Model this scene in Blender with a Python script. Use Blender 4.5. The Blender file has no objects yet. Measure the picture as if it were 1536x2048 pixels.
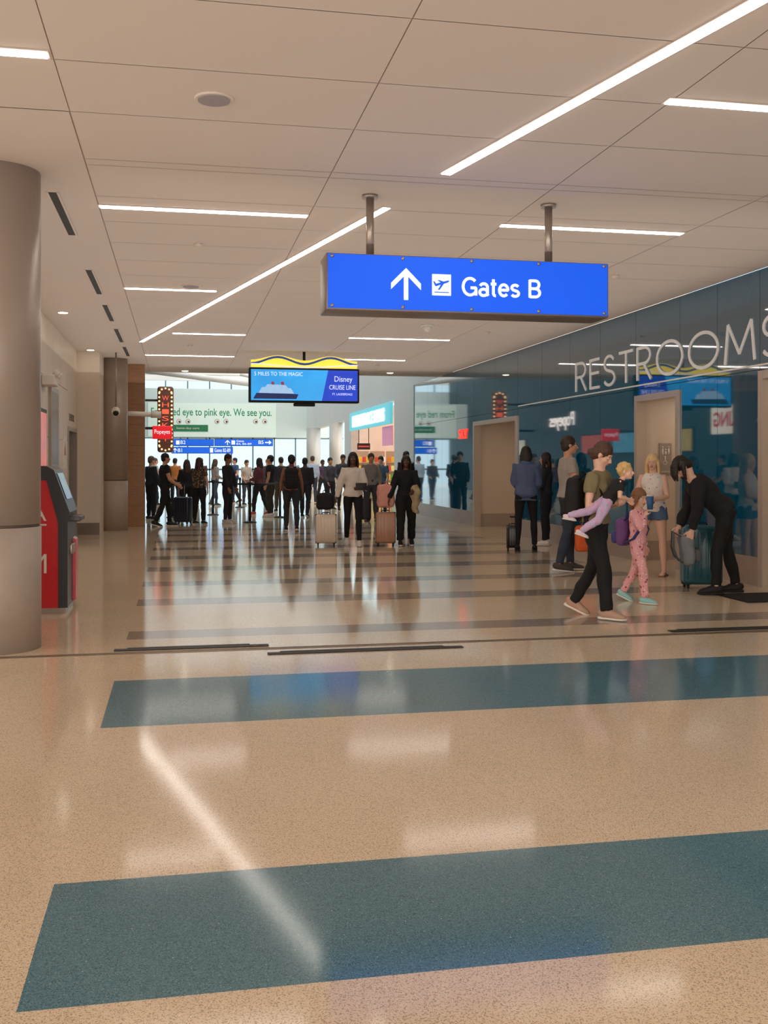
import bpy, bmesh, math, random
from mathutils import Vector, Matrix, noise
random.seed(7)
ZOOM=(1.0,768,1024)
S=bpy.context.scene; COL=S.collection
R=math.radians; V=Vector
F=2060.; HZ=928.; CH=1.48
A0=math.atan(411/F); sa,ca=math.sin(A0),math.cos(A0)
O=V((0,0,CH)); ZC=3.83; XW=6.88; XL=-2.07
def ray(px,py): u=(px-768)/F; return V((sa+ca*u, ca-sa*u, (HZ-py)/F))
def G(px,py,z=0): r=ray(px,py); return O+r*((z-CH)/r.z)
def atY(px,py,Y): r=ray(px,py); return O+r*(Y/r.y)
def atD(px,D,py=None):
    p=O+ray(px,HZ if py is None else py)*D
    if py is None: p.z=0
    return p
def lin(c): 
    return tuple(((x/255)/12.92 if x/255<=.04045 else ((x/255+.055)/1.055)**2.4) for x in c)+(1,)
MC={}
def mat(c,rough=.5,metal=0,emit=0,var=.12,sc=12,spots=None,bump=0,coat=0,key='',stretch=None):
    k=(tuple(c),rough,metal,emit,var,sc,str(spots),bump,coat,key)
    if k in MC: return MC[k]
    m=bpy.data.materials.new('surface'); m.use_nodes=True; nt=m.node_tree; N=nt.nodes; L=nt.links
    b=N['Principled BSDF']; b.inputs['Roughness'].default_value=rough; b.inputs['Metallic'].default_value=metal
    b.inputs['Coat Weight'].default_value=coat
    if key=='teal': b.inputs['Coat IOR'].default_value=1.9
    tc=N.new('ShaderNodeTexCoord'); n=N.new('ShaderNodeTexNoise'); n.inputs['Scale'].default_value=sc; n.inputs['Detail'].default_value=4
    src=tc.outputs['Object']
    if stretch:
        mp=N.new('ShaderNodeMapping'); mp.inputs['Scale'].default_value=stretch; L.new(src,mp.inputs[0]); src=mp.outputs[0]
    L.new(src,n.inputs['Vector'])
    x=N.new('ShaderNodeMix'); x.data_type='RGBA'; L.new(n.outputs[0],x.inputs['Factor'])
    l=lin(c); x.inputs[6].default_value=tuple(v*(1-var) for v in l[:3])+(1,); x.inputs[7].default_value=tuple(min(1,v*(1+var)) for v in l[:3])+(1,)
    out=x.outputs[2]
    if spots:
        for (c2,s2,th) in spots:
            vo=N.new('ShaderNodeTexVoronoi'); vo.inputs['Scale'].default_value=s2; L.new(tc.outputs['Object'],vo.inputs['Vector'])
            lt=N.new('ShaderNodeMath'); lt.operation='LESS_THAN'; lt.inputs[1].default_value=th; L.new(vo.outputs['Distance'],lt.inputs[0])
            x2=N.new('ShaderNodeMix'); x2.data_type='RGBA'; L.new(lt.outputs[0],x2.inputs['Factor']); L.new(out,x2.inputs[6]); x2.inputs[7].default_value=lin(c2); out=x2.outputs[2]
    L.new(out,b.inputs['Base Color'])
    if emit: L.new(out,b.inputs['Emission Color']); b.inputs['Emission Strength'].default_value=emit
    if bump:
        bp=N.new('ShaderNodeBump'); bp.inputs['Strength'].default_value=bump; bp.inputs['Distance'].default_value=.01; L.new(n.outputs[0],bp.inputs['Height']); L.new(bp.outputs[0],b.inputs['Normal'])
    MC[k]=m; return m
def terrazzo(base,dark,light,rough):
    m=bpy.data.materials.new('terrazzo'); m.use_nodes=True; nt=m.node_tree; N=nt.nodes; L=nt.links; b=N['Principled BSDF']
    tc=N.new('ShaderNodeTexCoord'); cur=None
    n=N.new('ShaderNodeTexNoise'); n.inputs['Scale'].default_value=1.2; L.new(tc.outputs['Object'],n.inputs['Vector'])
    x=N.new('ShaderNodeMix'); x.data_type='RGBA'; L.new(n.outputs[0],x.inputs['Factor']); l=lin(base)
    x.inputs[6].default_value=tuple(v*.9 for v in l[:3])+(1,); x.inputs[7].default_value=tuple(v*1.08 for v in l[:3])+(1,); cur=x.outputs[2]
    for (c2,sc,th,amt) in ((dark,95,.34,.6),(dark,170,.38,.7),(light,120,.26,.55),((255,250,235),26,.05,.9)):
        vo=N.new('ShaderNodeTexVoronoi'); vo.inputs['Scale'].default_value=sc; L.new(tc.outputs['Object'],vo.inputs['Vector'])
        mp=N.new('ShaderNodeMapRange'); mp.inputs[1].default_value=th; mp.inputs[2].default_value=th*.7; mp.inputs[3].default_value=0; mp.inputs[4].default_value=amt
        L.new(vo.outputs['Distance'],mp.inputs[0]); x2=N.new('ShaderNodeMix'); x2.data_type='RGBA'; L.new(mp.outputs[0],x2.inputs['Factor']); L.new(cur,x2.inputs[6]); x2.inputs[7].default_value=lin(c2); cur=x2.outputs[2]
    L.new(cur,b.inputs['Base Color']); b.inputs['Roughness'].default_value=rough; b.inputs['Specular IOR Level'].default_value=.24
    n2=N.new('ShaderNodeTexNoise'); n2.inputs['Scale'].default_value=110; n2.inputs['Detail'].default_value=2; L.new(tc.outputs['Object'],n2.inputs['Vector'])
    bp=N.new('ShaderNodeBump'); bp.inputs['Strength'].default_value=.035; bp.inputs['Distance'].default_value=.002; L.new(n2.outputs[0],bp.inputs['Height']); L.new(bp.outputs[0],b.inputs['Normal'])
    return m
# ---------- mesh helpers
def quad(bm,pts,mi=0):
    f=bm.faces.new([bm.verts.new(p) for p in pts]); f.material_index=mi; return f
def box(bm,x0,x1,y0,y1,z0,z1,mi=0):
    v=[bm.verts.new((x,y,z)) for x in (x0,x1) for y in (y0,y1) for z in (z0,z1)]
    for q in ((0,1,3,2),(4,6,7,5),(0,4,5,1),(2,3,7,6),(0,2,6,4),(1,5,7,3)):
        bm.faces.new([v[i] for i in q]).material_index=mi
def append(bm,t,M=None,mi=0):
    if M is not None: t.transform(M)
    mp={v:bm.verts.new(v.co) for v in t.verts}
    for f in t.faces:
        try:
            g=bm.faces.new([mp[v] for v in f.verts]); g.material_index=mi; g.smooth=f.smooth
        except ValueError: pass
    t.free()
def rbox(bm,c,sz,r=.02,M=None,mi=0,seg=3):
    t=bmesh.new(); bmesh.ops.create_cube(t,size=1)
    for v in t.verts: v.co=V((v.co.x*sz[0]+c[0],v.co.y*sz[1]+c[1],v.co.z*sz[2]+c[2]))
    bmesh.ops.bevel(t,geom=t.edges[:],offset=min(r,min(sz)*.48),segments=seg,affect='EDGES',profile=.5)
    for f in t.faces: f.smooth=True
    append(bm,t,M,mi)
def ell(bm,c,r,M=None,seg=14,mi=0):
    if not hasattr(r,'__len__'): r=(r,r,r)
    t=bmesh.new(); bmesh.ops.create_uvsphere(t,u_segments=seg,v_segments=max(6,seg*2//3),radius=1)
    for v in t.verts: v.co=V((v.co.x*r[0]+c[0],v.co.y*r[1]+c[1],v.co.z*r[2]+c[2]))
    for f in t.faces: f.smooth=True
    append(bm,t,M,mi)
def loft(bm,pts,rads,ref=(0,1,0),seg=12,M=None,mi=0):
    pts=[V(p) for p in pts]; rings=[]; n=len(pts); prev=None
    for i,p in enumerate(pts):
        t=(pts[min(i+1,n-1)]-pts[max(i-1,0)]).normalized(); rf=V(ref) if prev is None else prev
        if abs(rf.normalized().dot(t))>.97: rf=V((1,.1,0)) if abs(t.x)<.8 else V((0,.1,1))
        s=(rf-t*rf.dot(t)).normalized(); f=t.cross(s); prev=s
        a,b=rads[i] if hasattr(rads[i],'__len__') else (rads[i],rads[i])
        ring=[]
        for k in range(seg):
            th=2*math.pi*k/seg; q=p+s*(a*math.cos(th))+f*(b*math.sin(th))
            if M is not None: q=M@q
            ring.append(bm.verts.new(q))
        rings.append(ring)
    for i in range(n-1):
        for k in range(seg):
            f=bm.faces.new([rings[i][k],rings[i][(k+1)%seg],rings[i+1][(k+1)%seg],rings[i+1][k]]); f.smooth=True; f.material_index=mi
    bm.faces.new(rings[0][::-1]).material_index=mi; bm.faces.new(rings[-1]).material_index=mi
def cyl(bm,a,b,r,r2=None,seg=16,mi=0,M=None): loft(bm,[a,b],[r,r if r2 is None else r2],seg=seg,mi=mi,M=M)
def BM(): return bmesh.new()
def rootM(o):
    while o.parent: o=o.parent
    return Matrix.Translation(o.location)@o.rotation_euler.to_matrix().to_4x4()
def obj(name,bm,mats,parent=None,world=True,norm=True):
    if norm: bmesh.ops.recalc_face_normals(bm,faces=bm.faces)
    if parent is not None and world: bm.transform(rootM(parent).inverted())
    me=bpy.data.meshes.new(name); bm.to_mesh(me); bm.free()
    return mobj(name,me,mats,parent)
def mobj(name,me,mats,parent=None):
    if not isinstance(mats,(list,tuple)): mats=[mats]
    for m in mats: me.materials.append(m)
    o=bpy.data.objects.new(name,me); COL.objects.link(o)
    if parent is not None: o.parent=parent
    return o
def tag(o,label,cat,group=None):
    o['label']=label; o['category']=cat
    if group: o['group']=group
    return o
def struct(o): o['kind']='structure'; return o
def thing(name,label,cat,loc=(0,0,0),rz=0,group=None):
    o=bpy.data.objects.new(name,None); COL.objects.link(o); o.location=loc; o.rotation_euler=(0,0,rz); o.empty_display_size=.1
    return tag(o,label,cat,group)
def remesh(bm,vox,it=3,disp=0,dsc=14,smooth=True):
    bmesh.ops.recalc_face_normals(bm,faces=bm.faces)
    me=bpy.data.meshes.new('t'); bm.to_mesh(me); bm.free(); o=bpy.data.objects.new('t',me); COL.objects.link(o)
    m=o.modifiers.new('r','REMESH'); m.mode='VOXEL'; m.voxel_size=vox
    q=o.modifiers.new('s','SMOOTH'); q.iterations=it; q.factor=.5
    dg=bpy.context.evaluated_depsgraph_get(); m2=bpy.data.meshes.new_from_object(o.evaluated_get(dg))
    bpy.data.objects.remove(o); bpy.data.meshes.remove(me)
    if disp:
        ns=[v.normal.copy() for v in m2.vertices]
        for v,nn in zip(m2.vertices,ns): v.co+=nn*disp*noise.noise(V((v.co.x*dsc,v.co.y*dsc,v.co.z*dsc*.7)))
    for p in m2.polygons: p.use_smooth=True
    return m2
XN=(V((1,0,0)),V((0,0,1)))
XT=(V((0,-1,0)),V((0,0,1)))
XF=(V((0,1,0)),V((0,0,1)))
def text(name,s,o,ax,w,h,m,parent=None,depth=.004,offset=0,off=0,world=True):
    cu=bpy.data.curves.new('t','FONT'); cu.body=s; cu.size=1; cu.offset=offset; cu.resolution_u=4
    t=bpy.data.objects.new('t',cu); COL.objects.link(t); dg=bpy.context.evaluated_depsgraph_get()
    me=bpy.data.meshes.new_from_object(t.evaluated_get(dg)); bpy.data.objects.remove(t)
    xs=[v.co.x for v in me.vertices]; ys=[v.co.y for v in me.vertices]; x0,x1,y0,y1=min(xs),max(xs),min(ys),max(ys)
    xd,up=ax; nn=xd.cross(up); bm=BM(); bm.from_mesh(me); bpy.data.meshes.remove(me)
    for v in bm.verts: v.co=V(o)+xd*((v.co.x-x0)/(x1-x0)*w)+up*((v.co.y-y0)/(y1-y0)*h)+nn*(off)
    r=bmesh.ops.extrude_face_region(bm,geom=bm.faces[:]); 
    for e in r['geom']:
        if isinstance(e,bmesh.types.BMVert): e.co+=nn*depth
    return obj(name,bm,m,parent,world)
def arc(cx,cy,rx,ry,a0,a1,n=14): return [(cx+rx*math.cos(R(a0+(a1-a0)*i/n)),cy+ry*math.sin(R(a0+(a1-a0)*i/n))) for i in range(n+1)]
GL={'R':(.6,[[(0,0),(0,1)],[(0,.97),(.3,.97)]+arc(.3,.73,.24,.24,90,-90)+[(0,.49)],[(.27,.49),(.57,0)]]),
'E':(.5,[[(0,0),(0,1)],[(0,.97),(.48,.97)],[(0,.52),(.44,.52)],[(0,.03),(.48,.03)]]),
'S':(.56,[arc(.28,.735,.235,.235,25,270)+arc(.28,.255,.255,.225,90,-155)]),
'T':(.62,[[(0,.97),(.62,.97)],[(.31,.97),(.31,0)]]),'O':(1.0,[arc(.5,.5,.48,.47,0,360,32)]),
'M':(.86,[[(0,0),(.09,1)],[(.09,1),(.43,.22)],[(.43,.22),(.77,1)],[(.77,1),(.86,0)]]),
'G':(.78,[arc(.4,.5,.37,.46,42,325,24),[(.43,.44),(.74,.44)],[(.72,.46),(.72,.02)]]),
'a':(.52,[arc(.25,.5,.2,.19,160,0,10)+[(.45,.1),(.5,.03)],arc(.24,.21,.21,.18,0,360,16)]),
't':(.32,[[(.14,.95),(.14,.17)]+arc(.25,.17,.11,.13,180,280,6),[(0,.69),(.3,.69)]]),
'e':(.54,[[(.03,.37),(.5,.37)]+arc(.27,.36,.235,.31,2,318,20)]),
's':(.48,[arc(.24,.52,.185,.15,25,265,10)+arc(.24,.2,.195,.155,90,-155,12)]),
'B':(.64,[[(.05,0),(.05,1)],[(.05,.95),(.35,.95)]+arc(.35,.73,.2,.22,90,-90)+[(.05,.51)],[(.35,.51)]+arc(.35,.28,.24,.23,90,-90)+[(.05,.05)]]),' ':(.3,[])}
def strokes(name,s,o,ax,w,h,th,m,parent,gap=.14,depth=.02):
    tot=sum(GL[c][0] for c in s)+gap*(len(s)-1); k=w/tot; xd,up=ax; nn=xd.cross(up); x=0; o=V(o); h2=th/2
    w3=lambda p,z: o+xd*p.x+up*p.y+nn*z
    for c in s:
        bm=BM(); gw,pls=GL[c]
        for pl in pls:
            P=[((x+a)*k,b*h) for a,b in pl]; n=len(P); L_=[];R_=[]
            for i in range(n):
                a=P[max(i-1,0)]; b=P[min(i+1,n-1)]
                if math.hypot(P[0][0]-P[-1][0],P[0][1]-P[-1][1])<1e-4 and i in (0,n-1): a=P[-2]; b=P[1]
                d=V((b[0]-a[0],b[1]-a[1])).normalized(); q=V((-d.y,d.x)); L_.append(V(P[i])+q*h2); R_.append(V(P[i])-q*h2)
            for i in range(n-1):
                c8=[bm.verts.new(w3(p,z)) for z in (0,depth) for p in (L_[i],R_[i],R_[i+1],L_[i+1])]
                for q in ((0,1,2,3),(4,5,6,7),(0,1,5,4),(2,3,7,6),(0,3,7,4),(1,2,6,5)): bm.faces.new([c8[j] for j in q])
        if pls:
            bmesh.ops.remove_doubles(bm,verts=bm.verts,dist=1e-5); obj(name,bm,m,parent,True,False)
        else: bm.free()
        x+=gw+gap
# ---------- room
STEEL=mat((165,153,144),.3,.7,var=.06,sc=3); DARK=mat((22,20,22),.5); WHITE=mat((228,224,217),.6,var=.04)
BLACKM=mat((14,14,15),.6)
tb=terrazzo((224,203,176),(146,122,96),(248,236,214),.09); tt=terrazzo((88,128,142),(44,74,86),(165,182,184),.1); tg=terrazzo((160,146,132),(108,96,84),(198,184,166),.09)
bm=BM()
st=[(2.92,3.785,1),(5.97,7.25,1),(8.93,9.36,2),(11.02,11.55,2),(12.75,13.25,2),(14.5,15.1,2),(16.3,16.9,2),(18.05,18.6,2),(19.8,20.35,2),(21.5,22.05,2),(23.2,23.75,2)]
y=-6
for (a,b,m) in st:
    quad(bm,[(-12,y,0),(14,y,0),(14,a,0),(-12,a,0)],0)
    quad(bm,[(-12,a,0),(-.43,a,0),(-.43,b,0),(-12,b,0)],0); xr=14 if m==1 else 6.0
    quad(bm,[(-.43,a,0),(xr,a,0),(xr,b,0),(-.43,b,0)],m)
    if m==2: quad(bm,[(xr,a,0),(14,a,0),(14,b,0),(xr,b,0)],0)
    y=b
quad(bm,[(-12,y,0),(14,y,0),(14,75,0),(-12,75,0)],0)
struct(obj('floor',bm,[tb,tt,tg]))
bm=BM(); box(bm,-7,XW,8.24,8.27,0,.004); box(bm,-7,XW,8.3,8.315,0,.004); struct(obj('trim_1',bm,mat((110,95,80),.35,.6)))
for i,(x0,x1,y0,y1,lb) in enumerate(((-.5,.72,8.38,8.46,'black tape strip on the floor joint, leftmost piece'),(.68,2.25,8.0,8.075,'long black tape strip on the floor joint, middle piece'),(4.25,6.6,8.37,8.46,'black tape strip on the floor joint near the restroom wall'))):
    bm=BM(); box(bm,x0,x1,y0,y1,.004,.008); box(bm,x0+.1,x1-.15,y1-.02,y1+.03,.008,.01); tag(obj('floor_tape',bm,DARK),lb,'tape')
# ceiling
CE=mat((212,198,187),.75,var=.03,sc=.6)
xs=[-7,-4.55,-2.63,-.71,1.21,3.13,5.05,XW]; ysm=[-6,-4,-2,0,1.2,2.25,3.3,4.3,5.3,6.24,7.14,8.22]; yy=8.38
while yy<26.5: ysm.append(yy); yy+=.96
ysm.append(26.6); bm=BM(); g=.0035
for j in range(len(ysm)-1):
    for i in range(len(xs)-1):
        if xs[i]<-.8 and ysm[j]>=7.14: continue
        quad(bm,[(xs[i]+g,ysm[j]+g,ZC),(xs[i+1]-g,ysm[j]+g,ZC),(xs[i+1]-g,ysm[j+1]-g,ZC),(xs[i]+g,ysm[j+1]-g,ZC)])
quad(bm,[(-7,7.15,ZC),(-.717,7.15,ZC),(-.717,26.6,ZC),(-7,26.6,ZC)])
box(bm,-7,XW,-6,26.6,ZC+.005,ZC+.3,1); struct(obj('ceiling',bm,[CE,mat((180,160,146),.8)]))
# right teal wall
TEAL=mat((0,88,120),.03,0,var=.08,sc=1.5,coat=1,key='teal')
ops=[(9.3,11.3,2.6),(13.32,14.74,2.52),(20.35,23.57,2.48)]
bm=BM(); g=.004
cuts=sorted([-6,-3.5,-1.5,0,1.5,3,4.5,6,7.6,9.3,11.3,12.3,13.32,14.74,16.1,17.45,18.9,20.35,21.9,23.57,25.1,26.6,28.2,29.9])
for a,b in zip(cuts[:-1],cuts[1:]):
    top=0
    for (oa,ob,oz) in ops:
        if a>=oa-.01 and b<=ob+.01: top=oz
    for z0,z1 in ((0,2.62),(2.62,ZC)):
        z0=max(z0,top)
        if z1-z0>.01: box(bm,XW,XW+.02,a+g,b-g,z0+g*(z0>0),z1-g)
    if top: box(bm,XW+.02,XW+.1,a,b,top,ZC,1)
    else: box(bm,XW+.02,XW+.1,a,b,0,ZC,1)
struct(obj('wall_right',bm,[TEAL,DARK]))
BASE=mat((182,166,154),.35,.3,var=.08,sc=2)
bm=BM()
for a,b in ((-6,9.3),(11.3,13.32),(14.74,20.35),(23.57,29.9)): box(bm,XW-.012,XW,a,b,0,.35)
struct(obj('baseboard_right',bm,BASE))
TAN=mat((212,193,174),.45,var=.05,sc=1)
for i,(a,b,z) in enumerate(ops):
    bm=BM(); X2=XW+2.2
    box(bm,XW+.1,X2,b,b+.08,0,z+.1); box(bm,XW+.1,X2,a-.08,a,0,z+.1); box(bm,X2,X2+.1,a-.1,b+.1,0,z+.1); box(bm,XW+.1,X2,a,b,z+.02,z+.1)
    struct(obj('wall_alcove',bm,TAN))
    bm=BM(); box(bm,XW+.1,X2,b-.012,b,0,.3); struct(obj('baseboard_alcove',bm,BASE))
    bm=BM(); f=.1 if i!=1 else .09
    for (y0,y1,z0,z1) in ((a,a+f,0,z),(b-f,b,0,z),(a+f,b-f,z-f,z)): box(bm,XW-.03,XW+.14,y0,y1,z0,z1)
    struct(obj('door_%d'%(i+1),bm,mat((198,185,172),.3,.3,var=.04,sc=2)))
    t=thing('ceiling_downlight',['added round fill lamp inside the nearest restroom entrance','added round fill lamp inside the middle narrow restroom entrance','added round fill lamp inside the far wide restroom entrance'][i],'light',(XW+1,(a+b)/2,z+.02))
    bm=BM(); cyl(bm,(XW+1,(a+b)/2,z+.0),(XW+1,(a+b)/2,z+.02),.14); obj('diffuser',bm,mat((255,238,218),.5,emit=30),t)  # glowing disc added to brighten the alcove
t=thing('wall_lettering','large silver restroom lettering on the teal wall above the entrances','sign',(XW,14,2.74))
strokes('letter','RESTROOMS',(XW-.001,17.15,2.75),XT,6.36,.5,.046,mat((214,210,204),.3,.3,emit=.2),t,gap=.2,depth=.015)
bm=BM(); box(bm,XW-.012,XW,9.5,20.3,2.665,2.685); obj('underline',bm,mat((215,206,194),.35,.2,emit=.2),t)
t=thing('wall_sign','small red lettering on the teal wall past the wide entrance','sign',(XW,24.6,2.1))
text('letters','SKY',(XW,24.85,2.1),XT,.75,.24,mat((235,60,45),.4,emit=1.5),t,depth=.03)
t=thing('restroom_sign','small steel restroom plate with family and wheelchair symbols in the middle entrance','sign',(7.36,14.73,1.4))
bm=BM(); box(bm,7.26,7.46,14.715,14.735,1.3,1.8); obj('plate',bm,mat((170,155,142),.4,.3),t)
for k,(x,h) in enumerate(((7.31,.12),(7.36,.08),(7.41,.12))):
    bm=BM(); ell(bm,(x,14.71,1.62+h),.014); loft(bm,[(x,14.71,1.62),(x,14.71,1.62+h-.02)],[(.018,.004),(.01,.004)],ref=(1,0,0)); obj('pictogram',bm,WHITE,t)
bm=BM()
for k in range(14):
    a0=math.pi*2*k/14; a1=math.pi*2*(k+1)/14; cyl(bm,(7.35+.03*math.cos(a0),14.71,1.5+.03*math.sin(a0)),(7.35+.03*math.cos(a1),14.71,1.5+.03*math.sin(a1)),.005,seg=6)
cyl(bm,(7.35,14.71,1.58),(7.355,14.71,1.51),.007,seg=6); ell(bm,(7.35,14.71,1.59),.012); obj('pictogram',bm,WHITE,t)
text('writing','RESTROOM',(7.29,14.712,1.35),XN,.14,.025,WHITE,t)
bm=BM(); box(bm,5.95,6.8,10.0,10.7,0,.012); tag(obj('floor_mat',bm,mat((20,20,24),.9,sc=80,bump=.4)),'black floor mat in front of the nearest restroom entrance','mat')
# left walls
STONE=mat((216,200,182),.4,var=.07,sc=2.5); bm=BM(); g=.004
yc=[8.9,10.2,11.5,12.8,14.1,15.4,16.7,18.0,19.2,20.4]
for a,b in zip(yc[:-1],yc[1:]):
    z=0
    while z<ZC-.1:
        z2=min(z+.96,ZC); box(bm,XL-.02,XL,a+g,b-g,z+g,z2-g); z=z2
box(bm,XL-.02,XL,20.4,22.1,2.2,ZC); box(bm,XL-.02,XL,22.1,22.3,0,ZC)
box(bm,XL-.3,XL-.021,8.9,20.4,0,ZC,1); box(bm,XL-.3,XL-.021,20.4,22.3,2.2,ZC,1); box(bm,-7,XL-.3,8.9,9.1,0,ZC,1)
struct(obj('wall_left',bm,[STONE,mat((150,134,118),.6)]))
bm=BM(); box(bm,XL,XL+.015,8.9,20.4,0,.25); box(bm,XL,XL+.015,22.1,22.3,0,.25); box(bm,-2.07,-1.62,22.285,22.3,0,.25); struct(obj('baseboard_left',bm,mat((120,104,92),.35,.3)))
bm=BM(); box(bm,-2.35,-1.62,22.3,24.6,0,ZC); struct(obj('wall_pier',bm,mat((220,206,190),.5,var=.04,sc=1)))
bm=BM(); box(bm,XL-.5,XL-.4,20.3,22.2,0,2.3); box(bm,XL-.4,XL-.3,20.3,22.3,2.2,2.3); box(bm,XL-.39,XL-.385,21.24,21.26,0,2.2,1)
for (a,b,c,d) in ((20.4,20.48,0,2.2),(22.02,22.1,0,2.2),(20.48,22.02,2.12,2.2)): box(bm,XL-.4,XL+.02,a,b,c,d,1)
struct(obj('door_4',bm,[mat((70,66,68),.3,.7),STEEL]))
WOOD=mat((160,116,80),.45,var=.35,sc=5,stretch=(1,1,9)); bm=BM(); z=0
while z<ZC: box(bm,-2.3,-.78,24.9,25.2,z+.002,min(z+.48,ZC)-.002); z+=.48
box(bm,-2.28,-.79,24.92,25.18,0,ZC,1); struct(obj('wall_wood',bm,[WOOD,mat((70,48,34),.6)]))
# columns
def column(label,x,y,r,z1,seam,c):
    t=thing('column',label,'column',(x,y,0))
    bm=BM(); cyl(bm,(x,y,seam+.03),(x,y,z1),r,seg=48); obj('shaft',bm,mat(c,.38,.1,var=.08,sc=1.5,key='col'),t)
    bm=BM(); cyl(bm,(x,y,seam+.008),(x,y,seam+.03),r-.008,seg=48); obj('joint_ring',bm,mat(tuple(int(v*.6) for v in c),.5),t)
    bm=BM(); cyl(bm,(x,y,.0),(x,y,seam+.008),r+.005,seg=48); obj('lower_jacket',bm,mat(tuple(int(v*1.06) for v in c),.45,0,var=.12,sc=6),t)
cx=atD(-10,8.28); column('big taupe round column cropped by the left edge',cx.x,cx.y,.35,ZC,.97,(166,152,142))
cx=atD(228,23.05); column('slim taupe round column beside the wood panel wall',cx.x,cx.y,.3,ZC,1.1,(162,146,132))
cx=atY(672,900,45); column('far white column just left of the bright shop',cx.x,cx.y,.3,3.3,.6,(190,190,186))
cx=atY(627,900,52); column('farthest pale column under the banner end',cx.x,cx.y,.36,3.3,.6,(176,180,180))
# lights
LM=mat((255,246,235),.5,emit=14,var=.01); FR=mat((210,196,186),.5)
def strip(x0,y0,x1,y1,w,label,group,name='strip_light'):
    a=V((x0,y0,0)); b=V((x1,y1,0)); d=(b-a).normalized(); n=V((-d.y,d.x,0)); t=thing(name,label,'light',((x0+x1)/2,(y0+y1)/2,ZC),0,group)
    def q(w,e,z0,z1):
        bm=BM(); P=[a-d*e-n*w/2,b+d*e-n*w/2,b+d*e+n*w/2,a-d*e+n*w/2]
        v0=[bm.verts.new((p.x,p.y,z0)) for p in P]; v1=[bm.verts.new((p.x,p.y,z1)) for p in P]
        bm.faces.new(v0); bm.faces.new(v1)
        for i in range(4): bm.faces.new((v0[i],v0[(i+1)%4],v1[(i+1)%4],v1[i]))
        return bm
    obj('frame',q(w+.03,.015,ZC-.006,ZC-.001),FR,t); obj('diffuser',q(w,0,ZC-.012,ZC-.006),LM,t)
sl=[(-2.62,-.74,6.17,'short strip light cut by the left photo edge'),(3.1,5.03,6.17,'short strip light cut by the right photo edge'),(-.7,1.19,9.7,'strip light crossing above the left half, second row'),(3.11,5.03,9.7,'strip light behind the right rod of the hanging gate sign'),
(-.7,.5,14.15,'strip light in the third row, ending at the long diagonal light'),(3.11,5.03,14.15,'strip light hidden right behind the blue gate sign'),(-.1,1.19,18.85,'short strip light starting right of the long diagonal light'),(3.11,5.03,18.9,'strip light just below the blue gate sign'),
(-.7,1.19,22.7,'last left strip light before the hall opening'),(3.11,5.03,22.8,'last right strip light beyond the advert screen'),(-.7,1.19,1.6,'strip light overhead behind the view'),(3.11,5.03,1.6,'strip light overhead on the right behind the view')]
for x0,x1,y,l in sl: strip(x0,y,x1,y,.085,l,'short strip lights in the ceiling')
strip(-.7,20.3,1.87,9.24,.065,'long diagonal strip light running to the far hall','diagonal strip lights','diagonal_strip_light')
strip(2.12,8.07,3.35,2.7,.08,'near diagonal strip light leaving the top right corner','diagonal strip lights','diagonal_strip_light')
for i,(a,b,c,d) in enumerate(((110,385,150,470),(175,540,200,588),(208,610,228,642),(228,658,243,684),(246,694,257,712))):
    p=G(a,b,ZC); q=G(c,d,ZC); bm=BM(); xm=-1.07
    t=thing('slot_vent',['black ceiling slot vent nearest the big taupe column','second black ceiling slot vent from the big column','third black ceiling slot vent from the big column','fourth black ceiling slot vent from the big column','farthest short black ceiling slot vent by the slim column'][i],'air vent',(xm,(p.y+q.y)/2,ZC),0,'slot vents in the ceiling')
    box(bm,xm-.035,xm+.035,p.y,q.y,ZC-.004,ZC-.002); obj('slot',bm,BLACKM,t)
    bm=BM(); box(bm,xm-.055,xm-.035,p.y-.02,q.y+.02,ZC-.006,ZC-.001); box(bm,xm+.035,xm+.055,p.y-.02,q.y+.02,ZC-.006,ZC-.001); obj('frame',bm,FR,t)
def disc(px,py,r,label,name,cat,c,emit=0,h=.012):
    p=G(px,py,ZC); t=thing(name,label,cat,p); bm=BM(); cyl(bm,(p.x,p.y,ZC-h),(p.x,p.y,ZC+.004),r,r*1.08,seg=32); obj('rim',bm,FR,t)
    bm=BM(); cyl(bm,(p.x,p.y,ZC-h-.006),(p.x,p.y,ZC-h+.001),r*.86,seg=32); obj('face',bm,mat(c,.6,emit=emit,sc=200),t)
disc(428,197,.12,'large round grey ceiling speaker, top left of the ceiling','ceiling_speaker','speaker',(150,142,144))
disc(382,572,.12,'round grey ceiling speaker above the long diagonal light','ceiling_speaker','speaker',(150,142,144))
disc(126,624,.08,'lit round downlight nearest in the left ceiling band','ceiling_downlight','light',(255,240,215),12)
disc(181,699,.08,'lit round downlight above the pale pier','ceiling_downlight','light',(255,240,215),12)
disc(370,741,.09,'lit round downlight at the far ceiling edge','ceiling_downlight','light',(255,240,215),12)
disc(780,745,.09,'lit round downlight right of the advert screen','ceiling_downlight','light',(255,240,215),12)
disc(1050,748,.09,'lit round downlight beside the teal wall','ceiling_downlight','light',(255,240,215),12)
for px,py,l in ((397,488,'small sprinkler cap between the left strip lights'),(380,690,'small sprinkler cap near the far left strip lights'),(1230,551,'small sprinkler cap right of the blue gate sign'),(975,664,'small sprinkler cap below the blue gate sign'),(755,730,'small sprinkler cap beyond the advert screen')):
    disc(px,py,.045,l,'sprinkler','sprinkler',(215,200,185),h=.03)
p=G(855,650,ZC); t=thing('smoke_detector','white cone smoke detector just below the blue gate sign','smoke detector',p)
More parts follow.
